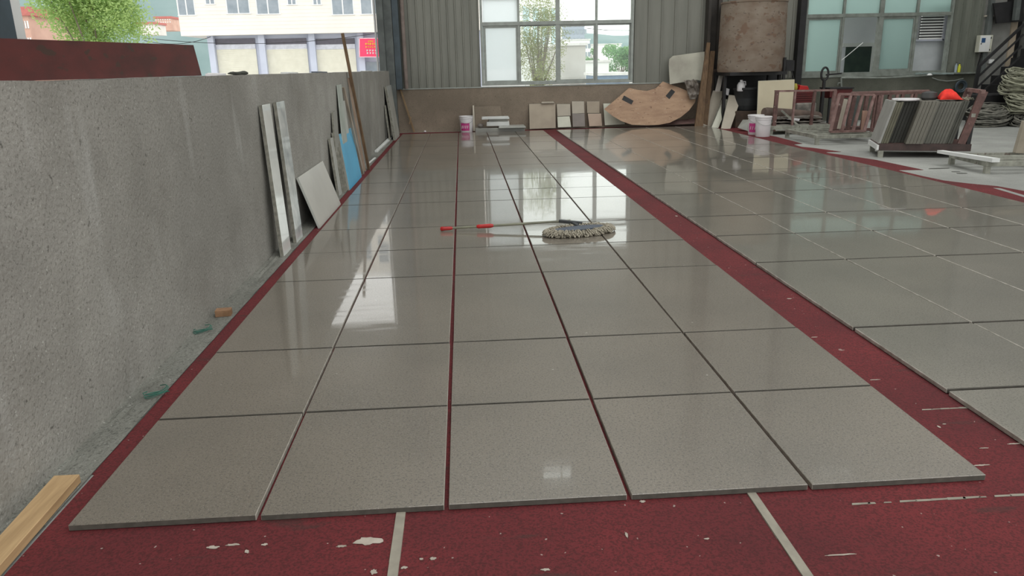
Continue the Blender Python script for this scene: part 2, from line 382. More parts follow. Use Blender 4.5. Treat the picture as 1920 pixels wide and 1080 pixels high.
# far right of the back wall: grey plaster with a framed doorway into the dark store
struct(MB().box(12.0, 12.62, YB-.02, YB+.2, 0, 2.25).box(12.0, 14.2, YB-.02, YB+.2, 2.9, 10).box(12.0, 12.45, YB-.02, YB+.2, 2.25, 2.9).build('wall_back_plaster', MPLAST))
struct(MB().box(11.96, 12.5, YB-.05, YB, 2.24, 2.27).build('trim_5', MPALE))
struct(MB().box(12.28, 14.2, YB+1.5, YB+1.6, 0, 3.2).build('wall_store', MDARK))
e = bpy.data.objects.new('door_1', None); C.objects.link(e); struct(e)
MB().box(12.62, 12.76, YB-.06, YB+.2, 0, 2.42).box(12.62, 14.2, YB-.06, YB+.2, 2.30, 2.42).build('door_frame', MBEIGE, e)
struct(MB().box(12.0, 12.1, YB-.12, YB-.02, 1.0, 10).build('trim_6', MSTEELG))
struct(MB().box(14.0, 14.2, -6.4, YB+1.6, 0, 10).build('wall_right', MPLAST))
# rear wall with loading opening widened, roof with skylights added to light the hall
struct(MB().box(-1.9, 14.2, -6.4, -6.2, 9.1, 10).box(-1.9, -1.4, -6.4, -6.2, 0, 9.1).box(13.6, 14.2, -6.4, -6.2, 0, 9.1).build('wall_rear', MROOF))
b = MB(); b.box(-1.9, 14.2, 17.2, YB+1.6, 10, 10.1).box(-1.9, -1.3, -6.4, 17.2, 10, 10.1).box(5.1, 6.0, -6.4, 17.2, 10, 10.1).box(13.2, 14.2, -6.4, 17.2, 10, 10.1).box(-1.3, 13.2, -6.4, -5.6, 10, 10.1)
for k in range(11): b.box(-1.3, 5.1, -3.6+2*k, -3.45+2*k, 9.9, 10.05).box(6.0, 13.2, -3.6+2*k, -3.45+2*k, 9.9, 10.05)
struct(b.build('ceiling', MROOF))
struct(MB().box(-9, -1.9, -6.4, 18.1, 4.72, 4.85).build('ceiling_canopy', MROOF))
for k in range(2): struct(MB().box(-8.9, -8.75, -6+8*k-.08, -6+8*k+.08, -.15, 4.72).build('canopy_post', MSTEELG))
# steel posts of the corner and the left opening
struct(MB().box(-1.74, -1.60, 17.15, 17.6, 0, 10).box(-1.60, -1.44, 17.42, 17.6, .0, 10).build('trim_7', MSTEELG))
struct(MB().box(-1.43, -1.30, 17.45, 17.64, .96, 10).build('trim_8', MSTEELB))
struct(MB().box(-1.77, -1.745, 16.9, 17.1, 1.36, 10).build('trim_9', mat('white_reveal', (.5, .5, .5), (.42, .42, .42), .6)))
b = MB(); b.box(-1.70, -1.60, 2.62, 2.82, 1.40, 4.62); struct(b.build('trim_10', MSTEELG))
struct(MB().box(-1.74, -1.66, 3.0, 3.12, 1.40, 4.62).build('trim_11', MSTEELB))
struct(MB().box(-1.79, -1.70, 3.14, 3.26, 1.40, 4.62).build('trim_12', MWHITE))
# dark double steel column near the tank, wide black strip before the right window
struct(MB().box(5.50, 5.56, 17.45, 17.7, 0, 10).box(5.56, 5.72, 17.56, 17.62, 0, 10).box(5.72, 5.80, 17.45, 17.7, 0, 10).build('trim_13', mat('brown_black_steel', (.05, .042, .036), (.03, .026, .023), .6, 5)))
struct(MB().box(7.60, 7.74, 17.5, 17.7, .0, 10).build('trim_14', MDARK))

# windows ---------------------------------------------------------------
def rect_frame(b, x0, x1, z0, z1, w, y0, y1):
    return b.box(x0, x1, y0, y1, z0, z0+w).box(x0, x1, y0, y1, z1-w, z1).box(x0, x0+w, y0, y1, z0+w, z1-w).box(x1-w, x1, y0, y1, z0+w, z1-w)
def window(n, x0, x1, z0, zm, z1, xs, m, low, up, sash, wm=.06):
    e = bpy.data.objects.new('window_%d' % n, None); C.objects.link(e); struct(e)
    b = MB(); rect_frame(b, x0, x1, z0, z1, .055, YB, YB+.12); b.box(x0+.05, x1-.05, YB+.004, YB+.116, zm-.04, zm+.035)
    for i, x in enumerate(xs):
        ww = wm if i == 1 else wm*.55
        b.box(x-ww/2, x+ww/2, YB+.01, YB+.11, z0+.05, z1-.05)
    b.build('window_frame', m, e)
    xx = [x0+.05]+list(xs)+[x1-.05]
    for i in range(4):
        MB().box(xx[i]+.012, xx[i+1]-.012, YB+.06, YB+.066, zm+.02, z1-.04).build('pane', up[i], e)
        if low[i] is None: continue
        s = sash[i]; a, c = xx[i]+.01, xx[i+1]-.01
        f = rect_frame(MB(), a, c, z0+.05, zm-.035, s, YB+.03+.03*(i % 2), YB+.055+.03*(i % 2)).build('sash', m, e)
        MB().box(a+s, c-s, YB+.04+.03*(i % 2), YB+.045+.03*(i % 2), z0+.05+s, zm-.035-s).build('pane', low[i], f)
    return e
window(1, .46, 3.88, .985, 2.30, ZT, (1.31, 2.18, 3.045), MFRAME, [MFR, MGL, MGL, MGL], [MFR, MGL, MGL, MGL], [.055, .03, .05, .03], .085)
window(2, 7.78, 11.24, 1.03, 2.33, ZT, (8.68, 9.56, 10.40), MFRAME2, [MFR2, None, MFR2, None], [MFR2, MFR2, MFR2, MFR2], [.05, .03, .06, .03], .10)

# ================================================================== STONE TILES
ORD = ['front', 'second', 'third', 'fourth', 'fifth', 'sixth', 'seventh', 'eighth', 'ninth', 'tenth', 'eleventh', 'twelfth', 'thirteenth', 'fourteenth', 'fifteenth', 'sixteenth', 'seventeenth', 'eighteenth', 'nineteenth', 'twentieth']
BASE = [2.222, 2.995, 3.773, 5.114, 5.94, 6.81, 8.11, 8.83, 9.68, 11.10]
cols = [(-1.327, -.722, BASE+[12.72, 14.15, 15.35, 16.97], 'column beside the concrete half wall', .004),
        (-.722, -.105, BASE+[12.74, 14.1, 15.15, 16.97], 'second column from the half wall', .009),
        (-.105, .511, BASE+[12.70, 14.04, 15.0, 16.97], 'third column from the half wall', .009),
        (.511, 1.133, BASE+[11.9, 12.77, 14.0, 15.3, 16.97], 'fourth column from the half wall', .007),
        (1.133, 1.763, BASE+[11.95, 12.95, 14.4, 15.6, 16.97], 'column just left of the red strip', .007)]
RB = [.55, 1.32, 2.10, 2.912, 3.735, 5.145, 6.03, 6.86, 8.12, 8.98, 9.82, 11.08, 12.85]
cols += [(2.05, 2.713, RB+[13.7, 15.1, 16.15, 17.0], 'column just right of the red strip', .004),
         (2.713, 3.38, RB+[14.2, 15.4, 17.0], 'second column right of the red strip', .005),
         (3.38, 4.045, RB+[14.0, 15.5, 17.0], 'third column right of the red strip', .005),
         (4.045, 4.705, RB+[14.3, 15.6, 17.0], 'fourth column right of the red strip', .005),
         (4.705, 5.43, RB+[14.1, 16.2, 17.0], 'column nearest the steel racks', .005)]
random.seed(21)
for ci, (x0, x1, ys, where, gap) in enumerate(cols):
    right = ci > 4
    fr = 0
    for ri in range(len(ys)-1):
        y0, y1 = ys[ri], ys[ri+1]; cx, cy = (x0+x1)/2, (y0+y1)/2
        gx, gy = gap, .0062 if y0 < 6 else .009
        if right and ri < 7: gy = .009
        if right and x0 > (y1)*.72+.2 and not right: continue
        # left out when the whole tile is outside the frame
        if right and (y1 < x0*.99+.15 or y1 < 2.0): fr += 1; continue
        b = MB(); sx, sy = (x1-x0)/2-gx, (y1-y0)/2-gy
        b.box(-sx, sx, -sy, sy, 0, T)
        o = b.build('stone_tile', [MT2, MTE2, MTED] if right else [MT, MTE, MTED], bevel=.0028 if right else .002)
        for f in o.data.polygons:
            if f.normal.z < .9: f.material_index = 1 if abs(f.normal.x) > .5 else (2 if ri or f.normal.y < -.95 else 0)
        o.location = (cx+random.uniform(-.0015, .0015), cy, .0055)
        o.rotation_euler = (random.gauss(0, .0011), random.gauss(0, .0011), random.gauss(0, .0009))
        k = ri-fr
        nm = ORD[k]+(' visible' if right else '')
        tag(o, ('grey-beige stone tile, %s from the camera, %s' % (ORD[k] if k else 'first', where)), 'tile', 'stone tiles laid out on the red floor')

# ================================================================== DUST MOP
mop = thing('dust_mop', 'cotton dust mop with a red-gripped handle lying on the polished tiles', 'mop', (0, 0, T+.006))
A = Vector((-.235, 6.60, .022)); Bm = Vector((.905, 6.50, .075))
def ln(t): return A+(Bm-A)*t
MB().tube([ln(.04), ln(1)], .011, 10).build('handle', MHAND, mop, smooth=True)
MB().tube([ln(0), ln(.012), ln(.03), ln(.08), ln(.095)], .02, 12, taper=[.014, .02, .017, .016, .012]).build('end_grip', MGRIP, mop, smooth=True)
MB().tube([ln(.28), ln(.295), ln(.31), ln(.38), ln(.395), ln(.41)], .02, 12, taper=[.012, .018, .017, .019, .017, .012]).build('middle_grip', MGRIP, mop, smooth=True)
MB().bar(Bm-Vector((.1, -.01, .0)), Bm+Vector((.10, -.03, -.02)), .035, .028).bar(Bm+Vector((.02, -.03, -.02)), Bm+Vector((.05, -.09, -.03)), .04, .03).build('swivel_joint', mat('dark_plastic', (.05, .055, .06), None, .4), mop, bevel=.004)
mc = Vector((.955, 6.315, .0)); ma = math.atan2(6.42-6.20, 1.235-.67)*.8
def mp(a, rx, ry, z): 
    x, y = rx*math.cos(a), ry*math.sin(a); return mc+Vector((x*math.cos(ma)-y*math.sin(ma), x*math.sin(ma)+y*math.cos(ma), z))
b = MB(); b.slab([mp(a*PI/12, .24, .075, .04) for a in range(24)], .012, (0, 0, 1)); b.build('mop_plate', MMOPB, mop)
random.seed(5); b = MB()
for k in range(900):                                # cotton loops round the plate
    a = random.uniform(0, 2*PI); q = random.uniform(.72, 1.0); rx, ry = .31*q, .145*q
    z = .012+random.random()*.036*(1.25-abs(q-.86)*3)
    p = mp(a, rx, ry, z); d = (mp(a, rx+.05, ry+.05, z)-p).normalized()
    s_ = Vector((-d.y, d.x, 0))*random.uniform(-.012, .012)
    b.tube([p-d*.02+s_, p+Vector((0, 0, .009))+s_*.3, p+d*.018-s_*.4, p+d*.028-s_+Vector((0, 0, -min(z, .014)+.004))], .0052, 5)
b.tube([mp(a*PI/18, .265, .108, .018) for a in range(36)], .021, 8, closed=True)
b.build('cotton_fringe', MCOT, mop, smooth=True)

# ================================================================== LEFT WALL: things leaning
def lean(name, label, cat, y0, y1, bx, zt, th, m, ytop0=None, ytop1=None, em=None, ztop2=None, group=None):
    """plank/slab with its foot at x = bx and its top resting on the wall"""
    t0 = y0 if ytop0 is None else ytop0; t1 = y1 if ytop1 is None else ytop1; z2 = ztop2 or zt
    p = [Vector((bx, y0, .008)), Vector((bx, y1, .008)), Vector((XL+th+.008, t1, z2)), Vector((XL+th+.008, t0, zt))]
    n = (p[1]-p[0]).cross(p[3]-p[0]); n = n if n.x < 0 else -n
    o = MB().slab(p, th, n).build(name, [m], bevel=.0015)
    if em:
        o.data.materials.append(em)
        for f in o.data.polygons:
            if abs(f.normal.dot(n.normalized())) < .6: f.material_index = 1
    origin(o, p[0]); return tag(o, label, cat, group)
lean('stone_strip', 'tall narrow polished pale stone strip leaning on the half wall, nearest the camera', 'stone slab', 5.93, 6.19, -1.45, 1.17, .03, MPOL, 6.08, 6.33, MEDGE)
lean('stone_strip', 'tall narrow grey-veined polished marble strip leaning between the pale strip and the tilted slab', 'stone slab', 6.42, 6.68, -1.45, 1.17, .03, MMARB, 6.55, 6.84, MEDGE)
tl = lean('stone_slab', 'square matt grey stone slab propped at a slant against the half wall', 'stone slab', 7.03, 8.3, -1.36, .47, .022, mat('light_grey_slab', (.50, .49, .45), (.44, .43, .395), .3, 2), 7.12, 8.42, MSLAB)
lean('stone_strip', 'narrow beige-edged stone piece leaning left of the blue slab', 'stone slab', 8.86, 9.06, -1.46, .655, .03, MSLAB, 8.98, 9.16, MEDGE)
for k in range(3):
    lean('stone_slab', ['dark-edged stone slab first behind the narrow beige piece', 'dark-edged stone slab in the middle of the three beside the blue one', 'dark-edged stone slab directly against the blue-filmed one'][k], 'stone slab', 9.10+k*.055, 9.15+k*.055, -1.45+.013*k, .70, .02, MEDGE, 9.24+k*.13, 9.34+k*.13, MEDGE, group='edge-on slabs beside the blue slab')
lean('blue_filmed_slab', 'stone slab covered in bright sky-blue protective film leaning on the half wall', 'stone slab', 9.28, 10.45, -1.40, .65, .03, MBLUE, 9.62, 10.72, MSLABG)
lean('stone_strip', 'grey stone strip standing up behind the blue slab', 'stone slab', 9.0, 9.26, -1.485, .93, .025, MSLABG, 9.36, 9.64, MEDGE)
lean('gypsum_offcut', 'tall pale greenish board with a broken rounded top behind the blue slab', 'board', 9.55, 9.95, -1.47, 1.23, .012, mat('pale_green_board', (.42, .45, .41), (.36, .39, .35), .8), 9.93, 10.27)
lean('gypsum_offcut', 'thin white board leaning between the pale greenish board and the long pole', 'board', 10.1, 10.35, -1.48, 1.02, .012, mat('chalky_board', (.50, .51, .48), (.42, .43, .4), .8), 10.28, 10.45)
o = MB().bar((-1.42, 10.72, .01), (-1.548, 10.42, 1.19), .035, .022).build('timber_batten', mat('dusty_timber', (.40, .34, .28), (.3, .25, .2), .8)); tag(o, 'thin dusty timber batten leaning right behind the blue slab', 'batten')
o = MB().bar((-1.395, 11.22, .01), (-1.565, 10.86, 1.88), .06, .035, (1, 0, 0)).build('timber_pole', MPOLE); tag(o, 'long brown timber pole rising above the half wall', 'pole')
o = MB().bar((-1.43, 11.02, .01), (-1.55, 10.98, 1.3), .03, .02).build('timber_batten', mat('pinkish_timber', (.42, .31, .24), (.33, .24, .18), .8)); tag(o, 'thin pale pinkish batten leaning just left of the long brown pole', 'batten')
lean('stone_slab', 'pale thick stone slab leaning at the far end of the half wall', 'stone slab', 15.75, 16.75, -1.37, 1.07, .05, MSLAB, 15.95, 17.0, MEDGE)
lean('stone_slab', 'short thin stone slab tucked behind the pale one at the far end of the half wall', 'stone slab', 15.5, 15.62, -1.46, .70, .025, MEDGE, 15.7, 15.85, MEDGE)
o = MB().bar((-1.10, 17.5, .02), (-1.36, 17.56, .98), .035, .03).bar((-1.2, 17.46, .2), (-1.15, 17.46, .36), .02).build('broom_handle', mat('bamboo', (.34, .24, .14), (.24, .16, .09), .7)); tag(o, 'light brown stick leaning in the far left corner against the brown plinth', 'stick')
o = MB().bar((-1.525, 13.5, .03), (-1.50, 16.2, .03), .06, .03).bar((-1.52, 13.6, .05), (-1.51, 15.6, .055), .02, .02).build('metal_profile', MWHITE); tag(o, 'white metal profile lying at the foot of the half wall', 'profile')
o = MB().bar((-1.47, 11.9, .02), (-1.45, 12.6, .02), .03, .012).build('metal_offcut', MWHITE); tag(o, 'short white offcut lying in the gutter beyond the brown pole', 'offcut')
# timber plank in the foreground gutter
o = MB().hexa([(-1.455, 1.2, .012), (-1.385, 1.2, .012), (-1.425, 2.53, .012), (-1.515, 2.53, .012), (-1.455, 1.2, .045), (-1.385, 1.2, .045), (-1.425, 2.53, .045), (-1.515, 2.53, .045)]).build('timber_plank', MWOOD, bevel=.002)
tag(o, 'raw pale timber plank lying along the foot of the half wall', 'plank')
o = MB().box(-.045, .045, -.03, .03, 0, .04).build('wood_block', mat('brown_wood_block', (.32, .18, .10), (.22, .12, .06), .7, 20), bevel=.002); o.location = (-1.485, 4.46, .01); o.rotation_euler = (0, 0, .12)
tag(o, 'small brown wooden block on the gutter beside the wall', 'block')
for (x, y, lab, s) in ((-1.53, 4.2, 'green strap scrap lying near the small wooden block', 5), (-1.46, 3.33, 'dark green strap scrap lying in the gutter nearer the camera', 9)):
    random.seed(s); b = MB()
    for k in range(3):
        pts = [Vector((x+.06*math.sin(a*.7+k)*.7+.012*k, y+.05*math.cos(a*.5+k*.6)-.02*k, .022+.006*math.sin(a+k))) for a in range(9)]
        b.tube(pts, .0022, 5)
    tag(b.build('strap_scrap', MGREEN, smooth=True), lab, 'scrap')
# red-brown formwork board standing on the wall
o = MB().hexa([(-1.66, 1.3, top(2.5)-.001), (-1.635, 1.3, top(2.5)-.001), (-1.635, 5.10, top(5)+.004), (-1.66, 5.10, top(5)+.004), (-1.66, 1.3, 1.53), (-1.635, 1.3, 1.53), (-1.635, 5.02, 1.583), (-1.66, 5.02, 1.583)]).build('formwork_board', MREDB)
tag(o, 'long red-brown plywood board standing on top of the half wall', 'board')
b = MB(); random.seed(2)
pts = [W(435+i*5, 141-1.2*math.sin(i*.9), 0.1+5.6+.08*i) for i in range(9)]
pts = [Vector((-1.62, 5.62+i*.062, top(5.9)+.013+.002*math.sin(i*1.3))) for i in range(9)]
b.tube(pts, .02, 8, taper=[.004, .009, .012, .011, .012, .012, .014, .015, .008]); o = b.build('glove', mat('dark_cloth', (.07, .075, .06), (.04, .04, .035), .9, 20), smooth=True); tag(o, 'crumpled dark work glove on top of the half wall', 'glove')
for k, (y, L, m, lab) in enumerate(((7.4, .5, MWHITE, 'white sheet scrap lying on top of the half wall right of the glove'), (8.9, .7, MMOPB, 'blue-grey stone offcut on top of the half wall halfway along'), (5.25, .25, MPLAS, 'small white scrap on the half wall beside the red-brown board'), (13.2, 1.2, MSLABG, 'long flat grey offcut on the far stretch of the half wall'))):
    o = MB().hexa([(-1.66, y, top(y)-.003), (-1.60, y+.05, top(y)-.003), (-1.6, y+L, top(y+L)-.003), (-1.7, y+L-.06, top(y+L)-.003), (-1.66, y, top(y)+.014), (-1.6, y+.05, top(y)+.009), (-1.6, y+L, top(y+L)+.013), (-1.7, y+L-.06, top(y+L)+.02)]).build('offcut', m); tag(o, lab, 'offcut')

# ================================================================== BACK WALL: left half
def bucket(label, c, h, r, lid=False, mark=None, rz=0, group=None):
    e = thing('bucket', label, 'bucket', c, rz, group)
    MB().lathe([(r*.86, 0), (r*.88, .006), (r*.97, h*.86), (r*1.03, h*.865), (r*1.03, h*.9), (r*.98, h*.905), (r, h*.97), (r*1.04, h*.975), (r*1.04, h), (r*.97, h), (r*.93, h*.9)], n=32).build('body', MPLAS, e, smooth=True)
    if lid: MB().lathe([(r*1.06, h*.945), (r*1.07, h*.95), (r*1.07, h*1.0), (r*1.02, h*1.02), (0, h*1.02)], n=32).build('lid', MPLAS, e, smooth=True)
    b = MB(); b.tube([Vector((r*1.05*math.cos(a), -r*1.05*abs(math.sin(a))-.004, h*.88-h*.3*math.sin(a))) for a in [i*PI/14 for i in range(15)]], .003, 6); b.build('wire_handle', MFRAME, e, smooth=True)
    if mark:
        a0, a1 = mark; q = MB(); q.lathe([(r*.895+.0015, h*.14), (r*.95+.003, h*.60)], n=12, a0=a0, a1=a1); q.build('label', MMAG, e, smooth=True)
        q = MB()
        for k in range(4):
            a = a0+(a1-a0)*(k+.8)/5; rr = r*.93+.006
            q.bar((rr*math.cos(a), rr*math.sin(a), h*.28), (rr*math.cos(a+.08), rr*math.sin(a+.08), h*.45), .012, .003)
        q.build('label_mark', MPLAS, e)
    return e
bucket('white bucket with a pink label standing by the brown plinth', tuple(W(875, 249, 17.25))[:2]+(.0,), .36, .155, mark=(-2.5, -1.1))
def quad(name, label, cat, px, Ys, th, m, em=None, group=None, back=(0, 1, .12), bevel=.0015, drop=None):
    """flat panel through four photo corners on vertical planes: bl, br, tr, tl"""
    if not hasattr(Ys, '__len__'): Ys = [Ys]*len(px)
    p = [W(x, y, Y) for (x, y), Y in zip(px, Ys)]
    if drop is not None:
        p[0].z = p[1].z = drop
    o = MB().slab(p, th, back).build(name, [m], bevel=bevel)
    if em:
        o.data.materials.append(em)
        ar = sorted(f.area for f in o.data.polygons)[-2]*.9
        for f in o.data.polygons:
            if f.area < ar: f.material_index = 1
    origin(o, p[0]); return tag(o, label, cat, group)
quad('stone_slab', 'large beige stone panel leaning on the plinth beside the small samples', 'stone panel', [(993, 242), (1042, 240), (1041, 194), (992, 195)], [17.4, 17.4, 17.6, 17.6], .03, MBEIGE, MEDGE)
quad('board_scrap', 'thin pale scrap lying on the top edge of the large beige panel', 'scrap', [(1015, 194), (1040, 193.5), (1038, 191), (1016, 191.5)], 17.55, .06, MPALE)
S = [('stone_sample', 'light taupe sample tile, upper one of the pair nearest the large beige panel', [(1045, 218), (1070, 217), (1069, 195), (1044, 195)], MPALE),
     ('stone_sample', 'off-white sample tile, lower one of the pair nearest the large beige panel', [(1046, 239), (1071, 238), (1068, 218), (1045, 219)], MCREAM),
     ('stone_sample', 'greenish beige sample tile, upper one of the middle pair', [(1073, 213), (1096, 212), (1095, 190), (1072, 190)], MPALE),
     ('stone_sample', 'dark taupe grey sample tile, lower one of the middle pair', [(1074, 238), (1097, 237), (1096, 213), (1073, 213)], MTAUPE),
     ('stone_sample', 'warm beige sample tile, upper one of the pair nearest the curved plywood', [(1101, 212), (1124, 212), (1124, 190), (1100, 190)], MBEIGE),
     ('stone_sample', 'pinkish sample tile, lower one of the pair nearest the curved plywood', [(1105, 237), (1129, 236), (1127, 213), (1102, 213)], MPINK)]
for k, (n, l, px, m) in enumerate(S):
    up = 'upper' in l
    quad(n, l, 'stone sample', px, [17.42 if not up else 17.56]*2+[17.52 if not up else 17.6]*2, .03, m, MEDGE, 'sample tiles leaning on the plinth')
quad('stone_slab', 'cream stone panel half hidden by the curved plywood', 'stone panel', [(1134, 235), (1172, 233), (1166, 194), (1131, 194)], [17.48, 17.48, 17.6, 17.6], .025, MCREAM, MEDGE)
quad('batten', 'thin upright pale batten left of the stacked white slabs', 'batten', [(887, 246), (891, 246), (889, 198), (886, 198)], [17.4, 17.4, 17.58, 17.58], .03, MPALE)
quad('stone_slab', 'brown stone panel leaning behind the stacked white slabs', 'stone panel', [(891, 243), (944, 241), (938, 199), (890, 200)], [17.45, 17.45, 17.6, 17.6], .02, MSILL)
def block(name, label, px, Y, dep, z0, z1, m, mt=None, cat='stone slab', group=None, skew=0):
    a = W(px[0], px[2], Y); c = W(px[1], px[2], Y)
    o = MB().hexa([(a.x, Y, z0), (c.x, Y-.06, z0), (c.x+skew, Y+dep, z0), (a.x+skew, Y+dep, z0), (a.x+.01, Y, z1), (c.x-.01, Y-.06, z1), (c.x+skew-.01, Y+dep, z1), (a.x+skew+.01, Y+dep, z1)]).build(name, m, bevel=.006); return tag(o, label, cat, group)
block('stone_block', 'wide flat grey stone block at the bottom of the pile beside the bucket', (891, 984, 247), 17.0, .38, .0, .10, MSLABG)
block('stone_slab', 'long thin pale slab lying under the right end of the pile', (935, 986, 246), 16.85, .45, .102, .14, MSLAB)
block('stone_block', 'white rounded stone lying in the middle of the pile beside the bucket', (912, 955, 236), 17.05, .25, .142, .235, MWHITE, skew=.02)
block('stone_block', 'dark grey stone layer under the topmost white slab of the pile', (916, 952, 228), 17.06, .24, .237, .285, MSLABG)
block('stone_slab', 'white slab lying topmost on the pile beside the bucket', (903, 955, 222), 17.02, .3, .287, .335, MWHITE)
o = MB().lathe([(0, 0), (.02, .003), (.03, .02), (.02, .04), (0, .045)], n=12).build('white_scrap_or_light_spot', MPLAS, smooth=True); o.location = (W(797, 247, 17.5).x, 17.5, .006); tag(o, 'white ball standing in for a daylight hole at the plinth foot, left corner', 'scrap')  # white ball put in for daylight showing through a small hole
b = MB(); b.lathe([(0, 0), (.05, .01), (.07, .05), (.05, .09), (0, .1)], n=14); o = b.build('crumpled_bag', MTAUPE, smooth=True); o.location = (W(901, 233, 17.1).x, 17.15, .1); tag(o, 'small crumpled grey-brown bag beside the white stones', 'bag')
# curved plywood piece, crescent shape with two cut-outs
o_ = [(1133, 205), (1152, 189), (1180, 165), (1196, 169), (1213, 171), (1230, 166), (1243, 153), (1275, 165), (1306, 178), (1303, 192), (1292, 207), (1276, 220), (1256, 230), (1236, 234), (1212, 235), (1185, 234), (1165, 227), (1148, 217)]
def yy(py): return 17.05+(235-py)/80*.45
pts = [W(x, y, yy(y)) for x, y in o_]
n = Vector((0, 1, -.35)).normalized()
b = MB(); b.slab(pts, .018, (0, 1, .25)); ply = b.build('curved_plywood', MPLY); tag(ply, 'crescent-shaped plywood template with two cut-out slots leaning on the plinth', 'plywood')
for q in ([(1166, 187), (1170, 179), (1188, 189), (1184, 196)], [(1248, 180), (1259, 167), (1266, 172), (1255, 186)]):
    MB().slab([W(x, y, yy(y)-.004) for x, y in q], .003, (0, 1, .25)).build('cutout_slot', MDARK, ply)
quad('floor_board', 'reddish thin board lying behind the curved plywood', 'board', [(1228, 236), (1312, 231), (1306, 222), (1262, 226)], [17.2, 17.2, 17.5, 17.5], .015, MPINKB)
# pale rounded board, planks round the column
pr_ = [(1256, 158), (1306, 150), (1318, 152), (1321, 97), (1290, 101), (1262, 105), (1255, 111), (1254, 122)]
o = MB().slab([W(x, y, 17.35+.15*(158-y)/60) for x, y in pr_], .02, (0, 1, .1)).build('rounded_board', mat('dusty_cream_board', (.50, .49, .41), (.33, .31, .26), .6, 1.6), bevel=0); tag(o, 'large cream board with a rounded corner behind the planks', 'board')
q = [(1303, 227, 1319, 227, 1332, 80, 1326, 80, MPOLE, 'leftmost long brown plank leaning by the dark column', 16.9),
     (1318, 227, 1327, 228, 1341, 96, 1333, 96, MPOLE, 'second long brown plank with a lighter edge by the dark column', 17.0),
     (1322, 228, 1332, 228, 1345, 130, 1338, 130, mat('dark_plank', (.07, .045, .035), (.04, .028, .022), .8), 'short dark plank between the column and the pale boards', 17.12)]
for a in q: quad('timber_plank', a[9], 'plank', [(a[0], a[1]), (a[2], a[3]), (a[4], a[5]), (a[6], a[7])], [a[10], a[10], a[10]+.3, a[10]+.3], .05, a[8], drop=.003)
b = MB(); random.seed(3)
c0 = W(1300, 168, 17.2)
b.grid(10, 12, lambda u, v: c0+Vector(((u-.5)*.3-.15*(v-.5), .05*noise.noise((u*6, v*6, 2)), (v-.5)*.42+.04*noise.noise((u*5, v*5, 7)))))
o = b.build('plastic_bag', mat('dusty_plastic_film', (.22, .19, .16), (.12, .10, .085), .4, 9), solid=.004, smooth=True); tag(o, 'crumpled dusty plastic bag hanging by the brown planks', 'bag')
quad('stone_plank', 'tall thin grey strip standing behind the pale boards', 'board', [(1341, 172), (1350, 172), (1357, 136), (1350, 136)], [16.9, 16.9, 17.1, 17.1], .03, mat('grey_board', (.33, .30, .27), (.26, .235, .21), .7))
quad('stone_plank', 'wide beige board leaning by the column, leftmost of the pale group', 'board', [(1317, 235), (1336, 238), (1357, 171), (1337, 170)], [17.0, 17.0, 17.25, 17.25], .03, MPALE, MEDGE)
quad('stone_plank', 'narrow white board leaning in front of the beige ones', 'board', [(1334, 239), (1347, 240), (1369, 187), (1356, 186)], [16.55, 16.55, 16.9, 16.9], .09, MCREAM, MEDGE)
quad('stone_plank', 'beige board with a dark crack, rightmost of the pale group', 'board', [(1352, 241), (1369, 243), (1391, 180), (1367, 178)], [16.3, 16.3, 16.75, 16.75], .03, MPALE, MEDGE)
o = quad('offcut', 'small grey stone offcut leaning in the dark beside the white buckets', 'offcut', [(1384, 240), (1403, 246), (1409, 225), (1394, 225)], [15.7, 15.5, 15.7, 15.9], .04, MSLABG)
bucket('white bucket with a magenta label half hidden behind the other', (5.74, 14.90, 0), .375, .15, lid=True, mark=(-2.9, -1.3), group=None)
bucket('plain white lidded bucket standing in front at the edge of the red border', (5.72, 14.46, 0), .375, .15, lid=True)
# black bench with the tank ------------------------------------------------
tc = W(1419, 60, 16.6)
tank = thing('steel_tank', 'large rusty cylindrical steel tank on a black stand', 'tank', (tc.x, 16.85, 0))
rt = .70
MB().lathe([(rt*.98, 1.17), (rt*1.0, 1.22), (rt*.985, 1.9), (rt*.97, 2.56), (rt*.99, 2.57), (rt*.99, 2.60), (rt*.955, 2.60), (rt*.95, 2.4), (rt*.95, 1.25), (0, 1.25)], n=48).build('shell', MRUST, tank, smooth=True)
b = MB()
for sx in (-1, 1):
    for sy in (-.15, .45): b.box(sx*.6-.03, sx*.6+.03, sy-.04, sy+.04, .0, 1.12)
b.box(-.62, .62, -.52, .52, 1.10, 1.17)
b.build('stand', MDARK, tank)
o = MB().box(W(1352, 150, 17.35).x, W(1470, 150, 17.35).x, 17.58, 17.61, .45, 1.14).build('dark_void_backing', MDARK); tag(o, 'black backing added for the dark void behind the tank stand', 'sheet')  # black panel added for the shade behind the tank stand
MB().bar((.55, -.5, 1.0), (.55, -.5, 1.45), .05).build('bracket_post', MDARK, tank)
for o in (MB().slab([W(x, y, 16.5) for x, y in ((1474, 133), (1489, 133), (1490, 113), (1475, 112))], .03, (0, 1, 0)).build('bracket_plate', MDARK, tank), MB().bar(W(1484, 132, 16.52), W(1489, 150, 16.52), .02).build('bracket_bar', MDARK, tank)):
    o.data.transform(Matrix.Translation(-tank.location))
o = MB().lathe([(.24, .0), (.26, .05), (.30, .42), (.32, .44), (.32, .48), (.30, .48), (.27, .1), (0, .08)], n=28).build('black_tub', mat('black_rubber', (.025, .028, .03), (.015, .016, .018), .6), smooth=True)
o.location = (W(1402, 195, 16.7).x, 16.75, .362); tag(o, 'large black rubber tub below the tank', 'tub')
o = MB().box(-.33, .33, -.28, .28, 0, .355).build('brown_crate', mat('dark_brown_box', (.10, .065, .045), (.05, .035, .026), .85, 5), bevel=.01); o.location = (W(1402, 195, 16.7).x, 16.75, 0); tag(o, 'dark brown box under the black tub', 'box')
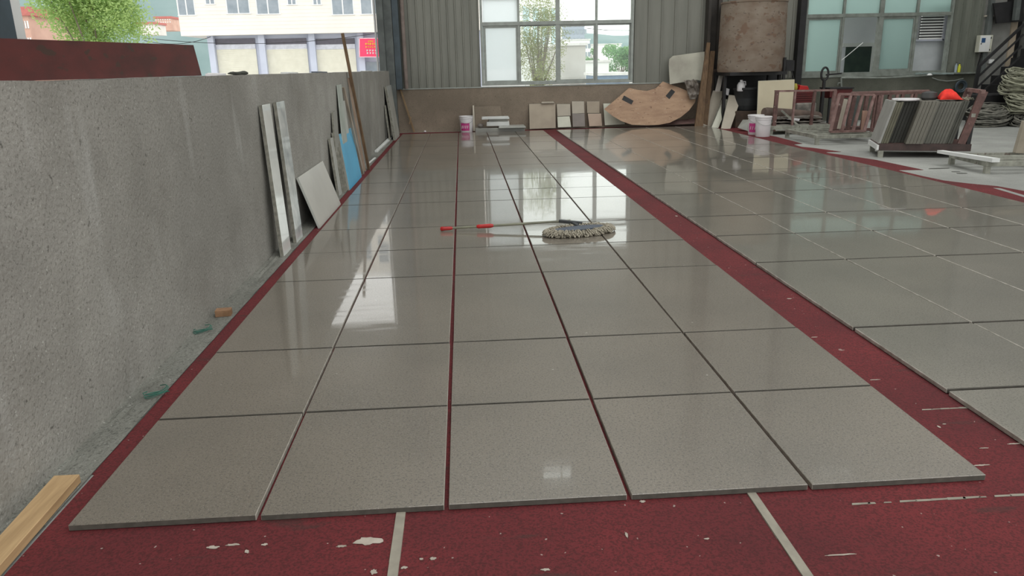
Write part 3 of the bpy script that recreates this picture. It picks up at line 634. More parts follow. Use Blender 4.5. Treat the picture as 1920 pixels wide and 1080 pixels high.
def jug(x, y, Y, label, s=1):
    p = W(x, y, Y); e = MB(); e.lathe([(.0, 0), (.075*s, .0), (.085*s, .02), (.085*s, .13*s), (.06*s, .18*s), (.03*s, .2*s), (.03*s, .235*s), (0, .235*s)], n=16)
    e.tube([Vector((.03*s, 0, .2*s)), Vector((.09*s, 0, .2*s)), Vector((.1*s, 0, .12*s))], .012*s, 6)
    o = e.build('plastic_jug', MPLAS, smooth=True); o.location = p; return tag(o, label, 'jug')
jug(1389, 171, 16.6, 'white plastic jug standing on the black tub')
o = quad('white_sheet', 'small white plastic sheet beside the tall grey strip', 'sheet', [(1356, 176), (1366, 179), (1368, 167), (1355, 163)], 16.95, .02, MPLAS)
b = MB(); p = W(1406, 171, 16.6); b.hexa([p+Vector((-.1, -.05, 0)), p+Vector((.13, -.05, 0)), p+Vector((.13, .1, 0)), p+Vector((-.1, .1, 0)), p+Vector((-.09, -.03, .03)), p+Vector((.06, -.03, .05)), p+Vector((.06, .08, .05)), p+Vector((-.09, .08, .03))]); o = b.build('yellow_cloth', mat('yellow_green_cloth', (.5, .52, .25), (.42, .43, .2), .8)); tag(o, 'folded yellowish cloth on the rim of the black tub', 'cloth')
quad('yellow_board', 'square yellow-beige board standing between the tank and the steel frame', 'board', [(1420, 222), (1489, 216), (1490, 149), (1422, 152)], [15.9, 15.9, 16.2, 16.2], .02, MYEL, MCREAM, drop=.02)

# ================================================================== STEEL FRAMES AND PALLETS (middle right)
# upright frame on a cart
uf = thing('upright_frame', 'empty rust-brown upright steel frame on a low cart behind the white buckets', 'steel frame', (0, 0, 0))
Yf = 14.75
tp = [(1457, 170), (1491, 172), (1528, 170), (1566, 170)]; bt = [(1450, 246), (1484, 244), (1519, 243), (1555, 243)]
for i, (a, c) in enumerate(zip(tp, bt)):
    MB().bar(W(c[0], c[1], Yf), W(a[0], a[1], Yf+.05), (.07, .035, .05, .06)[i], .05).build('post', [MBROWN, MPINKB, MBROWN, MPINKB][i], uf)
MB().bar(W(1453, 171, Yf+.05), W(1568, 169, Yf+.05), .045, .035).build('top_rail', MPINKB, uf)
z = W(1450, 246, Yf).z; xa, xb = W(1438, 246, Yf).x, W(1556, 246, Yf).x
MB().box(xa, xb, Yf-.06, Yf+.75, max(z-.07, .1), max(z, .17)).build('base_frame', MDUSTY, uf)
for x in (xa+.08, xb-.08):
    for y in (Yf, Yf+.7): MB().box(x-.03, x+.03, y-.03, y+.03, 0, .12).build('foot', MDUSTY, uf)
rebase(uf, ((xa+xb)/2, Yf, 0))
# brown roll and dusty sheets
zt_ = max(z, .17)
p0, p1 = W(1432, 212, 15.0), W(1536, 219, 15.25); b = MB(); b.tube([p0+(p1-p0)*t for t in (0, .05, .5, .95, 1)], .115, 20, taper=[.10, .115, .115, .10, .085]); o = b.build('fabric_roll', MROLL, smooth=True); tag(o, 'thick brown roll lying across the sheets behind the frame', 'roll')
random.seed(11)
for k in range(4):
    zz = zt_+.004+.048*k; x0s, x1s = xa+.05+.05*k, xb+.0-.06*k
    b = MB(); b.grid(26, 8, lambda u, v: Vector((x0s+(x1s-x0s)*u, Yf+.12+.62*v, zz+.012+.011*noise.noise((u*9+k*3, v*3, k))+.010*noise.noise((u*23, v*5, k*2)))))
    o = b.build('dusty_sheet', MTARP, solid=.022, smooth=True); tag(o, 'crumpled dusty grey sheet in the layered pile behind the frame, %s from the bottom' % ['first', 'second', 'third', 'fourth'][k], 'sheet', 'layered dusty sheets')
o = MB().bar(W(1465, 207, 14.9), W(1500, 238, 14.7), .045, .03).build('timber_batten', MDUSTY); tag(o, 'short dusty batten slanting inside the upright frame', 'batten')
o = MB().slab([W(x, y, 14.85) for x, y in ((1476, 224), (1498, 227), (1500, 223), (1484, 220))], .1, (0, 1, 0)).build('white_scrap_or_light_spot', MPLAS); tag(o, 'white plastic scrap on the sheets inside the upright frame', 'scrap')
# crimson crate + bright red thing + sheet bag
o = MB()
p = W(1491, 193, 16.2); p2 = W(1528, 171, 16.2)
for k in range(5):
    zz = p.z+(p2.z-p.z)*k/5; o.box(p.x, p2.x, 16.2, 16.6, zz, zz+(p2.z-p.z)/5*.72)
o.box(p.x+.01, p2.x-.01, 16.22, 16.58, p.z, p2.z); o = o.build('crimson_crate', MCRIM); tag(o, 'dark crimson slatted crate behind the upright frame', 'crate')
o = MB().box(p.x+.0, p2.x+.05, 16.15, 16.65, .0, p.z-.002).build('box_stack', MTARP, bevel=.03); tag(o, 'dusty covered box under the crimson crate', 'box')
pr1 = W(1498, 169, 16.3); o = MB().hexa([pr1, pr1+Vector((.23, 0, 0)), pr1+Vector((.23, .2, 0)), pr1+Vector((0, .2, 0)), pr1+Vector((.02, 0, .10)), pr1+Vector((.19, 0, .08)), pr1+Vector((.19, .2, .08)), pr1+Vector((.02, .2, .12))]).build('red_box', MGRIP, bevel=.01); tag(o, 'bright red box on top of the crimson crate', 'box')
pr1 = W(1491, 168, 16.3); o = MB().lathe([(0, 0), (.04, 0), (.05, .05), (.03, .12), (0, .13)], n=12).build('yellow_bottle', mat('dull_yellow', (.45, .38, .06), None, .5), smooth=True); o.location = pr1; tag(o, 'dull yellow container beside the bright red box', 'container')
# hanging hook block
hk = thing('hook_stand', 'black stand with a looped top standing before the right window', 'stand', (W(1541, 200, 16.0).x, 16.0, 0))
MB().bar((0, 0, 0), (0, 0, .98), .05).build('post', MDARK, hk); MB().box(-.2, .2, -.2, .2, 0, .06).build('base', MDARK, hk)
MB().tube([Vector((.075*math.cos(a), 0, 1.10+.13*math.sin(a))) for a in [i*PI/10 for i in range(20)]], .022, 8, closed=True).build('loop', MDARK, hk, smooth=True)
MB().bar((.03, 0, 1.08), (.38, .05, 1.10), .03).build('arm', MDARK, hk)
# dark small table
tb = thing('small_table', 'small dark table behind the leaning steel frames', 'table', (W(1574, 175, 16.6).x, 16.75, 0))
zt2 = W(1574, 164, 16.6).z
MB().box(-.27, .27, -.25, .25, zt2-.03, zt2).build('table_top', MDARK, tb)
MB().box(-.25, .25, -.22, .22, zt2-.22, zt2-.03).build('apron', MCRIM, tb)
for sx in (-1, 1):
    for sy in (-1, 1): MB().box(sx*.23-.02, sx*.23+.02, sy*.2-.02, sy*.2+.02, 0, zt2-.2).build('leg', MDARK, tb)
for k, (x, y) in enumerate(((1578, 171), (1586, 169), (1595, 171))):
    pass
# low pallet 1
def pallet(label, fl, w, d, rz, zt, slats=3, m=MDUSTY, leg=.06, yb=True):
    e = thing('steel_pallet', label, 'pallet', (fl[0], fl[1], 0), rz)
    for x, y in ((0, 0), (w-leg, 0), (0, d-leg), (w-leg, d-leg)): MB().box(x, x+leg, y, y+leg, 0, zt-.055).build('leg', m, e)
    MB().box(0, w, 0, .05, zt-.06, zt).box(0, w, d-.05, d, zt-.06, zt).box(0, .05, .05, d-.05, zt-.06, zt).box(w-.05, w, .05, d-.05, zt-.06, zt).build('rim', m, e)
    for k in range(slats):
        y = d*(k+1)/(slats+1); MB().box(.05, w-.05, y-.03, y+.03, zt-.04, zt-.005).build('slat', m, e)
    x = w*.5; MB().box(x-.03, x+.03, .05, d-.05, zt-.055, zt-.04).build('cross_member', m, e)
    return e
pal = pallet('low dusty steel pallet carrying the leaning red-brown frames', (5.97, 12.72), 1.12, 1.35, -.02, .165)
pal2 = pallet('low empty steel pallet at the right edge with a white front rim', (6.42, 9.02), 1.6, .95, -.13, .15, 2, MDUSTY)
# white flat bar resting on it
fl = F(1782, 292, .16); fr_ = F(1862, 309, .155)
o = MB().hexa([(6.38, 9.98, .152), (6.46, 9.98, .152), (6.52, 8.93, .152), (6.42, 8.93, .152), (6.38, 9.98, .19), (6.46, 9.98, .19), (6.52, 8.93, .20), (6.42, 8.93, .20)]).build('white_bar', MWHITE); tag(o, 'white painted bar lying along the left rim of the empty pallet', 'bar')
o = quad('timber_post', 'pale timber post leaning at the right edge of the picture above the empty pallet', 'post', [(1904, 287), (1926, 288), (1948, 228), (1921, 228)], [9.7, 9.7, 9.75, 9.75], .06, mat('dusty_pale_timber', (.34, .30, .24), (.25, .22, .17), .8))

# ladder-like welded frames leaning right on the pallet
def leaning_frame(label, bl, br, tr_, tl_, Yb, Yt, rails, m, w=.05, group='red-brown welded frames', floor=False):
    e = thing('welded_frame', label, 'steel frame', (0, 0, 0), 0, group)
    B0, B1, T1, T0 = W(*bl, Yb), W(*br, Yb), W(*tr_, Yt), W(*tl_, Yt)
    zb = .03 if floor else .19
    B0.z = B1.z = zb
    MB().bar(T0, T1, w, w*.8).build('top_rail', m, e); MB().bar(B0, B1, w, w*.8).build('bottom_rail', m, e)
    for k in range(rails+1):
        t = k/rails; MB().bar(B0+(B1-B0)*t, T0+(T1-T0)*t, w, w*.8, (0, 1, 0)).build('upright', m, e)
    rebase(e, B0); return e
leaning_frame('dusty pink-brown welded frame with four uprights, frontmost on the pallet', (1557, 244), (1620, 249), (1639, 178), (1574, 176), 13.0, 13.15, 3, MPINKB, .045)
leaning_frame('brown welded frame behind the frontmost one with narrow bays', (1564, 243), (1640, 247), (1650, 176), (1580, 177), 13.25, 13.4, 3, MBROWN, .06)
leaning_frame('red-brown welded frame standing behind the slab rack on the right', (1634, 244), (1720, 246), (1742, 173), (1645, 176), 13.75, 13.9, 4, MBROWN, .055, floor=True)
leaning_frame('long welded frame with the highest top rail behind the others', (1590, 238), (1725, 240), (1741, 170), (1597, 174), 14.2, 14.35, 5, MPINKB, .05, floor=True)
quad('stone_plank', 'dark green-grey slab held inside the welded frames', 'stone slab', [(1588, 226), (1607, 227), (1618, 180), (1596, 180)], [13.75, 13.75, 13.9, 13.9], .04, mat('dark_green_slab', (.055, .065, .058), (.035, .042, .038), .5), drop=.167)
quad('stone_plank', 'pale beige strip held inside the welded frames', 'stone slab', [(1572, 232), (1580, 233), (1590, 187), (1582, 186)], [13.55, 13.55, 13.65, 13.65], .04, MPALE, drop=.167)
quad('stone_plank', 'short salmon-coloured strip between the welded frames', 'stone slab', [(1615, 245), (1624, 246), (1627, 208), (1618, 208)], [13.1, 13.1, 13.2, 13.2], .03, mat('salmon_strip', (.42, .25, .19), None, .6), drop=.167)
b = MB()
for k in range(5): b.box(W(1580+6*k, 240, 13.5).x, W(1584+6*k, 240, 13.5).x+.12, 13.45, 13.52+.05*(k % 2), .187+.02*(k % 2), .21+.02*(k % 2))
tag(b.build('clamp_bar', MPINKB), 'bundle of short red-brown bars lying in the foot of the frames', 'bar')

# slab rack ---------------------------------------------------------------
RO = Vector((6.06, 10.88, 0)); RZ = math.radians(-20)
rk = thing('slab_rack', 'rust-brown steel rack on short legs holding the pack of stone slabs', 'rack', RO, RZ)
LW_, LD = 1.2, .82
MB().box(0, LW_, 0, .07, .10, .20).build('front_beam', mat('dark_rust', (.07, .04, .036), (.045, .028, .025), .6, 9), rk)
MB().box(0, LW_, LD-.07, LD, .10, .20).build('rear_beam', MBROWN, rk)
MB().box(-.03, 0, 0, LD, .11, .18).build('end_beam', MWHITE, rk); MB().box(LW_-.07, LW_, .07, LD-.07, .11, .2).build('end_beam', MBROWN, rk)
MB().box(0, LW_-.07, .07, LD-.07, .15, .2).build('deck', MBROWN, rk)
for x, y in ((0, 0), (LW_-.5, .0), (0, LD-.07), (LW_-.1, LD-.07)):
    if x == LW_-.5: continue
    MB().box(x, x+.07, y, y+.07, 0, .11).build('leg', MDUSTY, rk)
SL = .25                                     # lean of the pack, run per metre of height
for y in (.03, LD-.06):
    MB().bar((LW_-.13, y, .2), (LW_-.13+.76*SL*1.02, y, .93), .10, .05, (0, 1, 0)).build('leaning_post', MBROWN, rk)
    MB().bar((LW_-.04, y, .15), (LW_-.02, y, .70), .05, .04, (0, 1, 0)).build('strut', MDARK, rk)
MB().bar((LW_-.13+.73*SL, .0, .92), (LW_-.13+.73*SL, LD, .92), .05, .05).build('top_rail', MPINKB, rk)
MB().bar((LW_-.13+.4*SL, .0, .6), (LW_-.13+.4*SL, LD, .6), .05, .05).build('middle_rail', MDUSTY, rk)
mats = {'w': mat('pale_rack_slab', (.36, .36, .34), (.29, .29, .275), .5, 5), 'o': mat('olive_slab', (.15, .145, .10), (.105, .10, .07), .6, 6), 'd': mat('dark_slab', (.035, .036, .028), (.022, .022, .018), .6, 6),
        'g': mat('warm_grey_slab', (.185, .175, .145), (.14, .132, .11), .6, 8, sc=(8, 8, 1)), 'h': mat('mid_grey_slab', (.15, .147, .125), (.11, .108, .092), .6, 8, sc=(8, 8, 1)), 'k': mat('dark_grey_slab', (.085, .085, .07), (.055, .055, .045), .6, 6)}
names = {'w': 'pale grey', 'o': 'olive-edged', 'd': 'nearly black', 'g': 'warm grey', 'h': 'mid-grey', 'k': 'dark grey'}
seq = [('w', .034, .02, .795)]+[('o', .034, .03, .785)]*3+[('d', .043, .13, .795)]*5+[('g', .045, -.045, .795)]*5+[('h', .038, .04, .785)]*8+[('k', .034, .06, .795)]*3
x = -.01; cnt = {}; tot = {}
for s in seq: tot[s[0]] = tot.get(s[0], 0)+1
Mr = Matrix.Translation(RO) @ Matrix.Rotation(RZ, 4, 'Z')
random.seed(4)
for c, th, yo, h in seq:
    k = cnt.get(c, 0); cnt[c] = k+1; hz = h-.2+random.uniform(-.004, .004); z0 = .201; yo = yo+random.uniform(-.006, .006)
    z0 = .201 if yo > 0 else .203
    a = [(x, yo, z0), (x+th-.003, yo, z0), (x+th-.003, yo+.75, z0), (x, yo+.75, z0)]
    t = [(p[0]+hz*SL, p[1], z0+hz) for p in a]
    o = MB().hexa(a+t).build('stone_slab', mats[c], bevel=.002); o.matrix_world = Mr
    origin_pt = Vector(a[0]); o.data.transform(Matrix.Translation(-origin_pt)); o.matrix_world = Mr @ Matrix.Translation(origin_pt)
    lab = '%s stone slab leaning in the rack pack' % names[c] if tot[c] == 1 else '%s stone slab in the rack pack, %s from the left of its colour' % (names[c], (['first']+ORD[1:])[k])
    tag(o, lab, 'stone slab', 'slabs packed on the steel rack'); x += th
# things on top of the pack
zt3 = .201+.597
def top_pt(u, v, dz=0): return Mr @ Vector((u+.597*SL, v, zt3+.004+dz))
b = MB(); n_ = 22
ring = [top_pt(.17+.18*math.cos(a*2*PI/n_)+.01*math.sin(a*3), .2+.17*math.sin(a*2*PI/n_)) for a in range(n_)]
b.slab(ring, .03, (0, 0, 1)); o = b.build('white_sheet', MPLAS, bevel=.008); tag(o, 'white folded plastic sheet lying on the left of the slab pack', 'sheet')
def cloth(u, v):
    p = top_pt(.60+.30*u, .12+.3*v); hh = math.sin(PI*min(1, u*1.02))**.7*math.sin(PI*v)**.6
    return p+Vector((0, 0, .010+.19*hh*(1-.55*u)+.025*noise.noise((u*7, v*7, 3))*hh))
b = MB(); b.grid(22, 16, cloth); o = b.build('red_cloth', MREDF, solid=.004, smooth=True); tag(o, 'bright red crumpled cloth on top of the slab pack', 'cloth')
b = MB(); random.seed(9)
for k in range(4):
    b.tube([top_pt(.90+.04*i*.5, .1+.05*k+.03*math.sin(i+k), .02+.018*math.sin(i*1.7+k)) for i in range(7)], .006, 5)
tag(b.build('string_tangle', MROPE, smooth=True), 'tangle of pale string right of the red cloth', 'string')
p = top_pt(.50, .35); o = MB().lathe([(0, 0), (.09, 0), (.11, .03), (.10, .10), (.04, .12), (0, .12)], n=14).build('dark_bag', mat('dark_grey_bag', (.06, .06, .06), None, .6), smooth=True); o.location = p; tag(o, 'dark grey bag on the slab pack beside the red cloth', 'bag')

# ================================================================== RIGHT WINDOW SILL, WALL, STAIRS
def bottle(x, y, Y, m, label, h=.2, r=.03):
    p = W(x, y, Y); e = thing('bottle', label, 'bottle', (p.x, Y, 1.031))
    MB().lathe([(0, 0), (r, 0), (r, h*.65), (r*.45, h*.82), (r*.45, h*.93), (0, h*.93)], n=14).build('body', m, e, smooth=True)
    MB().lathe([(0, h*.93), (r*.5, h*.93), (r*.5, h), (0, h)], n=12).build('cap', MDARK, e)
struct(MB().box(11.25, 12.0, YB-.10, YB+.02, .995, 1.03).build('trim_15', MFRAME2))
bottle(1791, 138, 17.58, mat('clear_plastic_bottle', (.3, .36, .4), None, .2), 'clear greyish bottle on the ledge right of the right window', .22)
bottle(1797, 138, 17.58, MYELP, 'bright yellow-green bottle on the ledge right of the right window', .2, .035)
b = MB(); b.tube([W(x, y, 17.6) for x, y in ((1748, 146), (1760, 150), (1775, 152), (1790, 151), (1806, 147))], .01, 6); tag(b.build('cable', MFRAME, smooth=True), 'pale cable sagging below the right window ledge', 'cable')
b = MB(); b.tube([W(1577, 146, 17.55), W(1660, 146, 17.55), W(1745, 141, 17.55)], .022, 8); tag(b.build('water_pipe', MFRAME2, smooth=True), 'grey pipe running along under the right window', 'pipe')
b = MB(); b.tube([W(1577, 146, 17.55), W(1578, 163, 17.55)], .02, 8); b.tube([W(1571, 160, 17.55), W(1571, 156, 17.55), W(1577, 155, 17.55)], .012, 6); tag(b.build('pipe_elbow', MFRAME2, smooth=True), 'short grey pipe stub hanging below the right window sill', 'pipe')
pc = W(1800, 162, 17.6); b = MB(); b.tube([pc+Vector((.13*math.cos(a), -.04, .13*math.sin(a))) for a in [i*PI/12 for i in range(24)]], .022, 8, closed=True); b.tube([pc+Vector((.1*math.cos(a), -.02, .1*math.sin(a))) for a in [i*PI/12 for i in range(24)]], .03, 8, closed=True); tag(b.build('hose_coil', MSTEELB, smooth=True), 'dark blue coiled hose hanging below the right window', 'hose')
b = MB(); 
for k in range(5): b.tube([W(1716+9*i, 139+1.2*math.sin(i*1.1+k*2), 17.56-.01*k)+Vector((0, 0, .012)) for i in range(9)], .007, 5)
tag(b.build('wire_tangle', mat('pale_wire', (.35, .42, .42), (.2, .26, .24), .5), smooth=True), 'tangle of pale and green wires on the right window ledge', 'wires')
pc = W(1742, 141, 17.55); o = MB().lathe([(0, 0), (.07, 0), (.05, .035), (.015, .05), (0, .05)], n=9).build('paper_scrap', MWHITE); o.location = pc; tag(o, 'crumpled white paper on the right window ledge', 'paper')
# electrical box
Yp = YB-.02
eb = thing('electrical_box', 'white wall-mounted electrical box left of the staircase doorway', 'electrical box', (W(1841, 82, Yp).x, Yp, W(1841, 98, Yp).z))
MB().box(-.15, .15, -.14, 0, 0, .37).build('cabinet', MCREAM, eb, bevel=.006)
MB().box(-.145, .09, -.15, -.14, .01, .36).build('door', MWHITE, eb)
MB().box(-.12, -.03, -.154, -.15, .21, .31).build('warning_label', MGLUE, eb)
for z_ in (.05, .31): MB().box(.09, .11, -.155, -.15, z_-.02, z_+.02).build('hinge', MDARK, eb)
MB().box(-.13, -.11, -.156, -.15, .17, .2).build('lock', MDARK, eb)
o = MB().bar((eb.location.x, Yp-.05, eb.location.z), (eb.location.x-.06, Yp-.05, eb.location.z-.3), .02).build('conduit', MDARK, None); tag(o, 'black conduit below the electrical box', 'conduit')
o = MB().box(-.06, .06, -.06, 0, 0, .09).build('switch_box', MWHITE, bevel=.004); o.location = (W(1856, 116, Yp).x, Yp, W(1856, 119, Yp).z); tag(o, 'small white switch box behind the stair railing', 'switch')
# corrugated pipe column in left corner
b = MB(); xp = -1.215
b.tube([(xp, 17.5, .965), (xp, 17.5, 10)], .045, 12); b.tube([(xp, 17.5, 1.9), (xp, 17.5, 1.93)], .052, 12)
tag(b.build('downpipe', mat('brownish_pipe', (.23, .185, .165), (.17, .135, .12), .7, 8), smooth=True), 'brownish vertical pipe beside the blue steel post in the far left corner', 'pipe')
# stairs
st = thing('staircase', 'dark steel staircase with a black railing rising to the right', 'staircase', (0, 0, 0))
Ys_ = 16.45
def Sx(px, py): q = W(px, py, Ys_); return q
b = MB(); first = Sx(1819, 205); step_x, step_z = .205, .185
x0_, z0_ = first.x+.02, .0
MB_ = []
for k in range(11):
    zz = .19*(k+1); xx = x0_+.12+step_x*k
    MB().box(xx, xx+.26, Ys_, Ys_+.85, zz-.03, zz).build('tread', MDARK, st)
    MB().box(xx+.0, xx+.02, Ys_, Ys_+.85, zz-.19, zz-.03).build('riser', MDARK, st)
MB().hexa([(x0_+.05, Ys_-.03, 0), (x0_+.42, Ys_-.03, 0), (x0_+.42+2.2, Ys_-.03, 2.05), (x0_+.05+2.2, Ys_-.03, 2.05), (x0_+.05, Ys_, 0), (x0_+.42, Ys_, 0), (x0_+.42+2.2, Ys_, 2.05), (x0_+.05+2.2, Ys_, 2.05)]).build('stringer', mat('dark_purple_grey_steel', (.03, .026, .032), None, .6), st)
pa, pb = W(1817, 212, Ys_-.05), W(1836, 124, Ys_-.05)
MB().bar((pb.x-.06, Ys_-.05, 0), (pb.x, Ys_-.05, pb.z+.02), .06).build('newel_post', MDARK, st)
for k in range(4):
    a = W(1836-3.2*k, 124+21*k, Ys_-.05); c = W(1922-3.2*k, 44+21*k, Ys_-.05)
    MB().bar(a, c, .05 if k == 0 else .032).build('rail', MDARK, st)
rebase(st, (x0_, Ys_, 0))
# piles of hose
def hosepile(label, cx, cy, rx, rz_, z0, n, m, seed, name='hose_bundle'):
    random.seed(seed); b = MB()
    for k in range(n):
        q = random.uniform(.45, 1); zc = z0+rz_*random.random(); ph = random.uniform(0, 6); yc = cy+random.uniform(-.12, .12); tilt = random.uniform(-.22, .3)
        pts = []
        for i in range(18):
            a = i/18*2*PI; x = cx+rx*q*math.cos(a)+.02*math.sin(3*a+ph); zz = zc+.07*math.sin(a)*q+tilt*(x-cx)*.6+.015*math.sin(4*a+ph); y = yc+.25*q*math.sin(a+.4)
            pts.append((x, y, max(zz, .02)))
        b.tube(pts, random.uniform(.010, .018), 5, closed=True)
    return tag(b.build(name, m, smooth=True), label, 'hose bundle')
hx = W(1905, 190, 15.3).x
hosepile('pale green hose bundle, topmost of the pile below the staircase', hx+.15, 15.35, .52, .35, .72, 60, MROPE, 1)
hosepile('light coiled hose bundle at the right of the pile below the staircase', hx+.2, 15.25, .5, .35, .30, 50, MROPE, 2)
hosepile('grey hose bundle spreading at the left of the pile below the staircase', hx-.55, 15.25, .5, .32, .04, 60, MROPE2, 3)
hosepile('dark grey hose bundle lowest at the right of the pile below the staircase', hx+.25, 15.1, .5, .18, .03, 40, MROPE2, 4)
# dark stack beneath the hoses
o = MB().box(hx-.5, hx+.9, 15.72, 16.1, 0, .62).build('dark_crate', MDARK, bevel=.03); tag(o, 'dark crate standing behind the hose bundles', 'crate')
# dark stains on the concrete
for (x, y, w_, h_) in ((1760, 316, .15, .05), (1792, 322, .06, .04), (1803, 325, .07, .05)):
    p = F(x, y, 0); struct(MB().slab([(p.x+w_*math.cos(a*PI/6)*(1+.2*math.sin(a*2)), p.y+h_*math.sin(a*PI/6), .0015) for a in range(12)], .001, (0, 0, -1)).build('floor_stain', mat('oil_stain', (.1, .1, .09), None, .5)))
# mezzanine thing top right
o = MB().slab([W(x, y, 17.4) for x, y in ((1869, 44), (1920, 40), (1920, 0), (1863, 6))], .05, (0, 1, 0)).build('dark_duct', MDARK); tag(o, 'dark hanging panel above the staircase doorway', 'panel')
o = MB().bar(W(1904, 38, 17.25), W(1912, -30, 17.25), .1).build('steel_hanger', MSTEELG); tag(o, 'grey-green steel hanger in front of the dark panel', 'hanger')

# ================================================================== OUTSIDE
GZ = -.15
struct(MB().box(-200, 300, -60, 500, GZ-.2, GZ-.01).build('ground_outside', mat('bright_pavement', (.5, .5, .48), (.42, .42, .4), .9, .3, world=True)))
# white building beyond the left opening
MF = mat('white_facade_tiles', (.80, .76, .70), (.73, .69, .64), .5, .4, world=True)
MCOL = mat('lavender_pillar', (.52, .55, .66), (.46, .49, .60), .6, .6, world=True)
MSHUT = mat('cream_shutter', (.78, .76, .66), (.72, .70, .60), .5, 2)
MWIN = mat('grey_window_glass', (.28, .32, .36), (.2, .24, .28), .1, 1.5)
YF = 57.
bd = thing('apartment_building', 'cream-white tiled building with shuttered shops beyond the left opening', 'building', (0, YF, GZ))
def lx(px): return W(px, 100, YF).x
def lz(px, py): return W(px, py, YF).z-GZ
xL, xR = lx(344), 1.5
oh = lz(345, 67.5)
BH = 14.
MB().box(xL, xR, 0, 10, oh, BH).build('upper_wall', MF, bd)
MB().box(lx(392), xR, 1.0, 9.5, .02, oh).build('shop_wall', MCOL, bd)
b = MB()
for k in range(40): 
    zz = oh+.35+k*.25
    if zz < BH-.1: b.box(xL+.02, xR, -.006, 0, zz, zz+.012)
b.build('tile_course', mat('facade_joint', (.7, .62, .55), None, .7), bd)
for (a, c) in ((407, 481), (498, 577), (593, 667)):
    x0, x1 = W(a, 100, YF+1).x, W(c, 100, YF+1).x; zt4 = W(a, 93, YF+1).z-GZ; zd = W(a, 84, YF+1).z-GZ; zu = W(a, 73, YF+1).z-GZ
    MB().box(x0, x1, .93, .98, zd, zu).build('fanlight', MDARK if 0 else mat('dark_violet_glass', (.10, .09, .12), None, .3), bd)
    MB().box(x0, x1, .90, .985, zt4, zd).build('shutter_box', mat('lavender_white', (.62, .63, .70), None, .6), bd)
    b = MB(); k = 0; zz = .05
    while zz < zt4-.02: b.box(x0, x1, .92, .97, zz, zz+.07); zz += .10
    b.box(x0, x1, .955, .985, .05, zt4); b.build('roller_shutter', MSHUT, bd)
for a in (392, 487, 581, 672):
    x0 = W(a, 100, YF+.6).x; MB().box(x0, x0+.42, .55, 1.05, 0, oh).build('pillar', MCOL, bd)
# windows, first visible floor then floors above
def bwin(x0, x1, z0, z1, open_=False):
    f = MB().box(x0-.05, x1+.05, -.05, .02, z0-.06, z0).box(x0, x0+.06, -.03, .0, z0, z1).box(x1-.06, x1, -.03, 0, z0, z1).box((x0+x1)/2-.04, (x0+x1)/2+.04, -.03, 0, z0, z1).box(x0, x1, -.03, 0, z1-.06, z1).build('window', MWHITE, bd)
    MB().box(x0+.05, x1-.05, -.02, -.008, z0, z1-.05).build('pane', MWIN, f)
WX = [(345, 377, 28, 1.6), (397, 415, 7, .6), (435, 478, 25, 1.6), (490, 533, 26, 1.6), (548, 565, 8, .6), (595, 611, 8, .6), (629, 670, 27, 1.6), (682, 725, 26, 1.6)]
for fl_ in range(3):
    for (a, c, y, h) in WX:
        x0, x1 = lx(a), lx(c); z0 = lz(a, y)+fl_*3.1
        bwin(x0, x1, z0, z0+h)
# signboard
sg = thing('shop_sign', 'pink-red shop sign with yellow and white lettering on the building', 'sign', (0, 0, 0))
q = [W(675, 107, YF), W(720, 106, YF), W(720, 72, YF), W(674, 72, YF)]
MB().slab(q, .1, (0, 1, 0)).build('board', mat('pink_red_board', (.80, .045, .13), (.75, .04, .12), .5), sg)
b = MB()
for (x0, y0, x1, y1) in ((673, 71, 721, 72.5), (673, 106, 721, 107.5), (673, 71, 674.5, 107)): b.slab([W(x0, y1, YF-.03), W(x1, y1, YF-.03), W(x1, y0, YF-.03), W(x0, y0, YF-.03)], .03, (0, 1, 0))
b.build('border', mat('pale_pink', (.8, .5, .55), None, .6), sg)
MY2 = mat('yellow_letters', (.85, .55, .06), None, .6)
def glyph(b, x, y, s, seed):
    random.seed(seed)
    for k in range(5):
        if k % 2: b.slab([W(x+random.uniform(0, .3)*s, y+s*k/5+.35, YF-.05), W(x+s*.95, y+s*k/5+.35, YF-.05), W(x+s*.95, y+s*k/5-.25, YF-.05), W(x+.1*s, y+s*k/5-.25, YF-.05)], .02, (0, 1, 0))
        else: xx = x+s*random.uniform(.15, .8); b.slab([W(xx-.3, y+s, YF-.05), W(xx+.3, y+s, YF-.05), W(xx+.3, y, YF-.05), W(xx-.3, y, YF-.05)], .02, (0, 1, 0))
b = MB()
for k in range(3): glyph(b, 690+k*3.3, 76, 2.8, k)
for k in range(5): glyph(b, 684+k*4.3, 80.5, 3.8, 10+k)
for k in range(5): glyph(b, 685+k*4.1, 87, 2.6, 20+k)
b.build('yellow_lettering', MY2, sg)
b = MB()
for k in range(4): glyph(b, 687+k*5.2, 93, 3.4, 30+k); glyph(b, 687.5+k*5.2, 98, 3.2, 40+k)
b.build('white_lettering', MWHITE, sg); rebase(sg, W(697, 107, YF))
b = MB(); b.slab([W(686, 134, YF+.9), W(722, 134, YF+.9), W(722, 116, YF+.9), W(686, 116, YF+.9)], .05, (0, 1, 0)); o = b.build('low_window', MWIN, bd); o.data.transform(Matrix.Translation((0, -YF, -GZ)))

